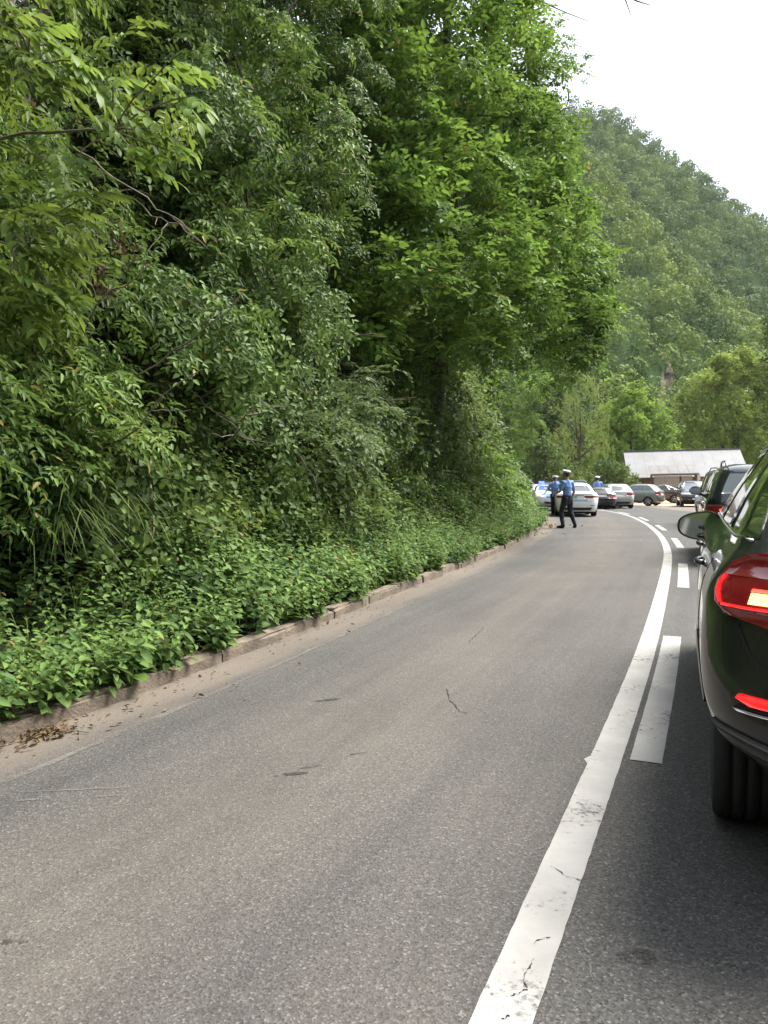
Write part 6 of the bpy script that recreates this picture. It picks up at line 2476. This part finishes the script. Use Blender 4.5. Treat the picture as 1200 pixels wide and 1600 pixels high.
def person(label, loc, rz, pose, group='police officers at the roadside'):
    """pose: joints in the person's own frame (x right, y forward, z up), feet on z = 0"""
    t = thing('person', label, 'person', loc, rz, group)
    J = {k: np.array(v, float) for k, v in pose.items()}
    pel, chest, neck, head = J['pelvis'], J['chest'], J['neck'], J['head']
    hf = norm(J.get('look', np.array([0, 1.0, 0])))
    hr_ = np.array([hf[1], -hf[0], 0])
    parts = [([pel + [0, 0, -.06], pel + [0, 0, .10], (pel + chest) / 2 + [0, 0, .04], chest, chest + (neck - chest) * .62], [.150, .150, .148, .172, .135], ((0, 1, 0), .68)),
             ([chest + (neck - chest) * .5, neck, neck + (head - neck) * .5], [.075, .058, .056], None),
             ([head + [0, 0, -.055] + hf * .018, head + [0, 0, .0], head + [0, 0, .065]], [.062, .080, .083], (hr_, .90)),
             ([head + [0, 0, -.07] + hf * .035, head + [0, 0, -.03] + hf * .05], [.042, .045], None),
             ([head + hf * .085 + [0, 0, .012], head + hf * .106 + [0, 0, -.018]], [.010, .013], None),
             ([head + hr_ * .076 + [0, 0, .015], head + hr_ * .078 + [0, 0, -.025]], [.016, .012], (hr_, .5)),
             ([head - hr_ * .076 + [0, 0, .015], head - hr_ * .078 + [0, 0, -.025]], [.016, .012], (hr_, .5))]
    bones = [('torso', pel, neck), ('head', neck + (head - neck) * .5, head)]
    for s in ('l', 'r'):
        sh, el, wr = J['sh_' + s], J['el_' + s], J['wr_' + s]
        parts.append(([chest + (sh - chest) * .5 + [0, 0, .05], sh, sh + (el - sh) * .5, el, el + (wr - el) * .35, wr], [.070, .066, .053, .043, .044, .028], None))
        parts += hand_parts(wr, el, J['thumb_' + s], .5)
        hip, kn, an = J['hip_' + s], J['kn_' + s], J['an_' + s]
        toe = J['toe_' + s]
        parts.append(([hip + [0, 0, .05], hip + (kn - hip) * .35, kn, kn + (an - kn) * .3, an], [.098, .090, .060, .060, .040], None))
        parts.append(([an + [0, 0, -.03], an * .5 + toe * .5 + [0, 0, -.012], toe], [.042, .040, .030], None))
        bones += [('upper', sh, el), ('fore', el, wr), ('thigh', hip, kn), ('shin', kn, an), ('foot', an, toe)]
    src = capsule_mesh(parts)
    tmp = src.build('person_body', M['skin'])
    md = tmp.modifiers.new('melt', 'REMESH')
    md.mode = 'VOXEL'
    md.voxel_size = .0105
    ms_ = tmp.modifiers.new('even', 'SMOOTH')
    ms_.iterations = 4
    ms_.factor = .5
    dg = bpy.context.evaluated_depsgraph_get()
    me = bpy.data.meshes.new_from_object(tmp.evaluated_get(dg))
    bpy.data.objects.remove(tmp)
    me.name = 'person_body'
    me.polygons.foreach_set('use_smooth', [True] * len(me.polygons))
    link('figure', me, t)
    # clothes: the surface of the figure, moved outwards, cut at hem and cuff
    nv = len(me.vertices)
    co = np.zeros(nv * 3, np.float32)
    me.vertices.foreach_get('co', co)
    co = co.reshape(-1, 3).astype(float)
    nm = np.zeros(nv * 3, np.float32)
    me.vertices.foreach_get('normal', nm)
    nm = nm.reshape(-1, 3).astype(float)
    best, lab, par = np.full(nv, 9.0), np.zeros(nv, int), np.zeros(nv)
    rad_ = {'torso': .12, 'head': .08, 'upper': .05, 'fore': .04, 'thigh': .08, 'shin': .05, 'foot': .04}
    for i, (bn, a, b) in enumerate(bones):
        ab = b - a
        f = np.clip(((co - a) @ ab) / (ab @ ab), 0, 1)
        d = np.linalg.norm(co - a - f[:, None] * ab, axis=1) - rad_[bn]
        m = d < best
        best[m], lab[m], par[m] = d[m], i, f[m]
    kind = np.array([b[0] for b in bones])[lab]
    waist = pel[2] + .07
    is_shirt = ((kind == 'torso') & (co[:, 2] > waist - .03) & (co[:, 2] < neck[2] - .0)) | ((kind == 'upper') & (par < .78))
    is_trs = ((kind == 'torso') & (co[:, 2] <= waist)) | (kind == 'thigh') | (kind == 'shin') | ((kind == 'foot') & (par < .35))
    is_shoe = (kind == 'foot') | ((kind == 'shin') & (par > .86))
    polys = [tuple(p.vertices) for p in me.polygons]

    def cloth(name, sel, off, mat, fold=0.0):
        use = [p for p in polys if all(sel[v] for v in p)]
        ids = sorted({v for p in use for v in p})
        mp_ = {v: i for i, v in enumerate(ids)}
        w = (vnoise(co[ids] * np.array([1, 1, .7]), .07, 3) - .5) * fold
        V = co[ids] + nm[ids] * (off + w)[:, None]
        return mesh(name, V, [tuple(mp_[v] for v in p) for p in use], mat, t, smooth=True)

    cloth('trousers', is_trs, .014, M['trousers'], .022)
    cloth('shirt', is_shirt, .018, M['shirt'], .018)
    cloth('shoes', is_shoe, .012, M['shoe'])
    b = MB()
    for z_, r_ in ((waist - .02, 0), (waist + .03, 0)):
        pass
    prof = [(.172, waist - .025), (.176, waist - .02), (.176, waist + .022), (.172, waist + .027)]
    b.lathe(prof, n=28)
    V = np.array(b.v)
    V[:, 1] *= .72
    V[:, :2] += pel[:2]
    b.v = [tuple(v) for v in V]
    b.build('belt', M['belt_leather'], t, smooth=True)
    b = MB()
    b.box((pel[0] + .185, pel[1] - .01, waist - .09), (.055, .10, .20), taper=1.15)
    b.build('holster', M['belt_leather'], t, bevel=.015)
    # cap: white crown wider than its band, black peak
    cap = link('cap', None, t)
    cap.location = tuple(head + np.array([0, 0, .055]) - hf * .004)
    cap.rotation_euler = (math.radians(-4), 0, math.atan2(hf[1], hf[0]) - math.pi / 2)
    b = MB()
    b.lathe([(.0, .125), (.06, .124), (.115, .112), (.136, .088), (.132, .066), (.098, .046)], n=28)
    V = np.array(b.v)
    V[:, 2] += V[:, 1] * .22
    b.v = [tuple(v) for v in V]
    b.build('cap_crown', M['cap_white'], cap, smooth=True)
    b = MB()
    b.lathe([(.099, .050), (.099, .004), (.094, .0)], n=28)
    b.build('cap_band', M['cap_black'], cap, smooth=True)
    V, F = [], []
    for k in range(11):
        a = math.radians(25 + 13 * k)
        for r_, z_ in ((.096, .012), (.150, -.012), (.150, -.018), (.096, .004)):
            V.append((r_ * math.cos(a) * (.98 if r_ < .1 else .86), r_ * math.sin(a), z_))
    for k in range(10):
        for j in range(4):
            F.append((k * 4 + j, k * 4 + (j + 1) % 4, k * 4 + 4 + (j + 1) % 4, k * 4 + 4 + j))
    mesh('cap_peak', V, F, M['cap_black'], cap, smooth=True)
    b = MB()
    b.lathe([(.085, .0), (.090, -.03), (.086, -.065), (.07, -.09)], n=24)
    V = np.array(b.v)
    V[:, 1] = np.where(V[:, 1] > .02, V[:, 1] * .5, V[:, 1])
    b.v = [tuple(v) for v in V]
    hr2 = b.build('hair', M['hair'], cap, smooth=True)
    for s in (-1, 1):
        b = MB()
        b.lathe([(.0, .006), (.006, .004), (.008, .0), (.006, -.004), (.0, -.006)], n=8)
        b.build('eye', M['eye'], t, smooth=True, loc=head + hf * .078 + hr_ * s * .032 + np.array([0, 0, .022]))
    b = MB()
    c = head + hf * .090 + np.array([0, 0, -.052])
    b.tube([c - hr_ * .024 - hf * .006, c, c + hr_ * .024 - hf * .006], [.003, .005, .003], 6)
    b.build('mouth', principled('lips', (0.25, 0.09, 0.075), .5) if 'lips' not in bpy.data.materials else bpy.data.materials['lips'], t)
    return t


walk = dict(pelvis=(0, 0, .93), chest=(0, .015, 1.28), neck=(0, .02, 1.50), head=(0, .035, 1.635), look=(-.5, .87, 0),
            sh_l=(-.20, .02, 1.425), el_l=(-.265, .07, 1.15), wr_l=(-.24, .29, 1.07), thumb_l=(.6, .3, 1),
            sh_r=(.20, .0, 1.425), el_r=(.265, -.05, 1.14), wr_r=(.25, .05, .90), thumb_r=(-.3, 1, .1),
            hip_l=(-.095, 0, .90), kn_l=(-.165, .10, .50), an_l=(-.215, -.02, .085), toe_l=(-.275, .15, .035),
            hip_r=(.095, 0, .90), kn_r=(.165, .00, .50), an_r=(.235, -.13, .09), toe_r=(.335, .0, .035))
g = on_ground(886, 825)
person('police officer in a light blue shirt and white cap on the road, nearest, legs apart', (g[0], g[1], 0), math.radians(38), walk)
stand = dict(pelvis=(0, 0, .90), chest=(0, .01, 1.24), neck=(0, .02, 1.45), head=(0, .035, 1.585), look=(0, 1, 0),
             sh_l=(-.195, 0, 1.38), el_l=(-.30, -.05, 1.13), wr_l=(-.33, .12, .93), thumb_l=(.3, 1, .1),
             sh_r=(.195, 0, 1.38), el_r=(.33, .02, 1.17), wr_r=(.42, .22, 1.02), thumb_r=(-.3, 1, .3),
             hip_l=(-.09, 0, .87), kn_l=(-.10, .03, .48), an_l=(-.105, -.02, .085), toe_l=(-.14, .16, .035),
             hip_r=(.09, 0, .87), kn_r=(.10, .05, .48), an_r=(.115, .0, .085), toe_r=(.15, .18, .035))
g = on_ground(869, 806)
person('police officer with white cap standing behind the nearest one, facing the camera', (g[0] - .05, g[1], 0), math.radians(160), stand)
far = dict(stand)
person('police officer with white cap seen from behind over the roof of the low black hatchback', (at(934, 760, 48.3)[0], 48.3, .0), math.radians(12), far).scale = (1.1, 1.1, 1.1)

# ================================================================== SMALL THINGS ON THE ROAD
M['yellow'] = principled('yellow_plastic', (0.62, 0.45, 0.03), .5)
g = on_ground(860, 825)
t = thing('evidence_marker', 'small yellow marker standing at the road edge near the first officer', 'marker', g)
m = MB()
m.add([(-.09, -.06, 0), (.09, -.06, 0), (.09, .06, 0), (-.09, .06, 0), (-.085, -.006, .17), (.085, -.006, .17), (.085, .006, .17), (-.085, .006, .17)],
      [(0, 1, 5, 4), (1, 2, 6, 5), (2, 3, 7, 6), (3, 0, 4, 7), (4, 5, 6, 7)])
m.v = [(v[0] * .55, v[1] * .55, v[2] * .65) for v in m.v]
m.build('panel', M['yellow'], t)
g = on_ground(857, 799)
t = thing('debris', 'black broken plastic lying on the road by the second officer', 'debris', g)
for k, (dx, dy, s_) in enumerate(((-.25, 0, .38), (.22, -.12, .26), (.05, .2, .2))):
    m = MB()
    rg = np.random.default_rng(300 + k)
    V = [(dx + math.cos(a) * s_ * rg.uniform(.6, 1), dy + math.sin(a) * s_ * .6 * rg.uniform(.6, 1), .0) for a in np.linspace(0, 6.28, 8)[:-1]]
    V += [(v[0] * 1 + rg.normal(0, .03), v[1] + rg.normal(0, .03), rg.uniform(.06, .2)) for v in V]
    m.add(V, [tuple(range(6, -1, -1)), tuple(range(7, 14))] + [(i, (i + 1) % 7, 7 + (i + 1) % 7, 7 + i) for i in range(7)])
    m.build('shard', M['black_plastic'], t)

print('triangles', sum(sum(len(p.vertices) - 2 for p in o.data.polygons) if len(o.data.polygons) < 3000 else len(o.data.polygons) * 2 for o in S.objects if o.type == 'MESH'))
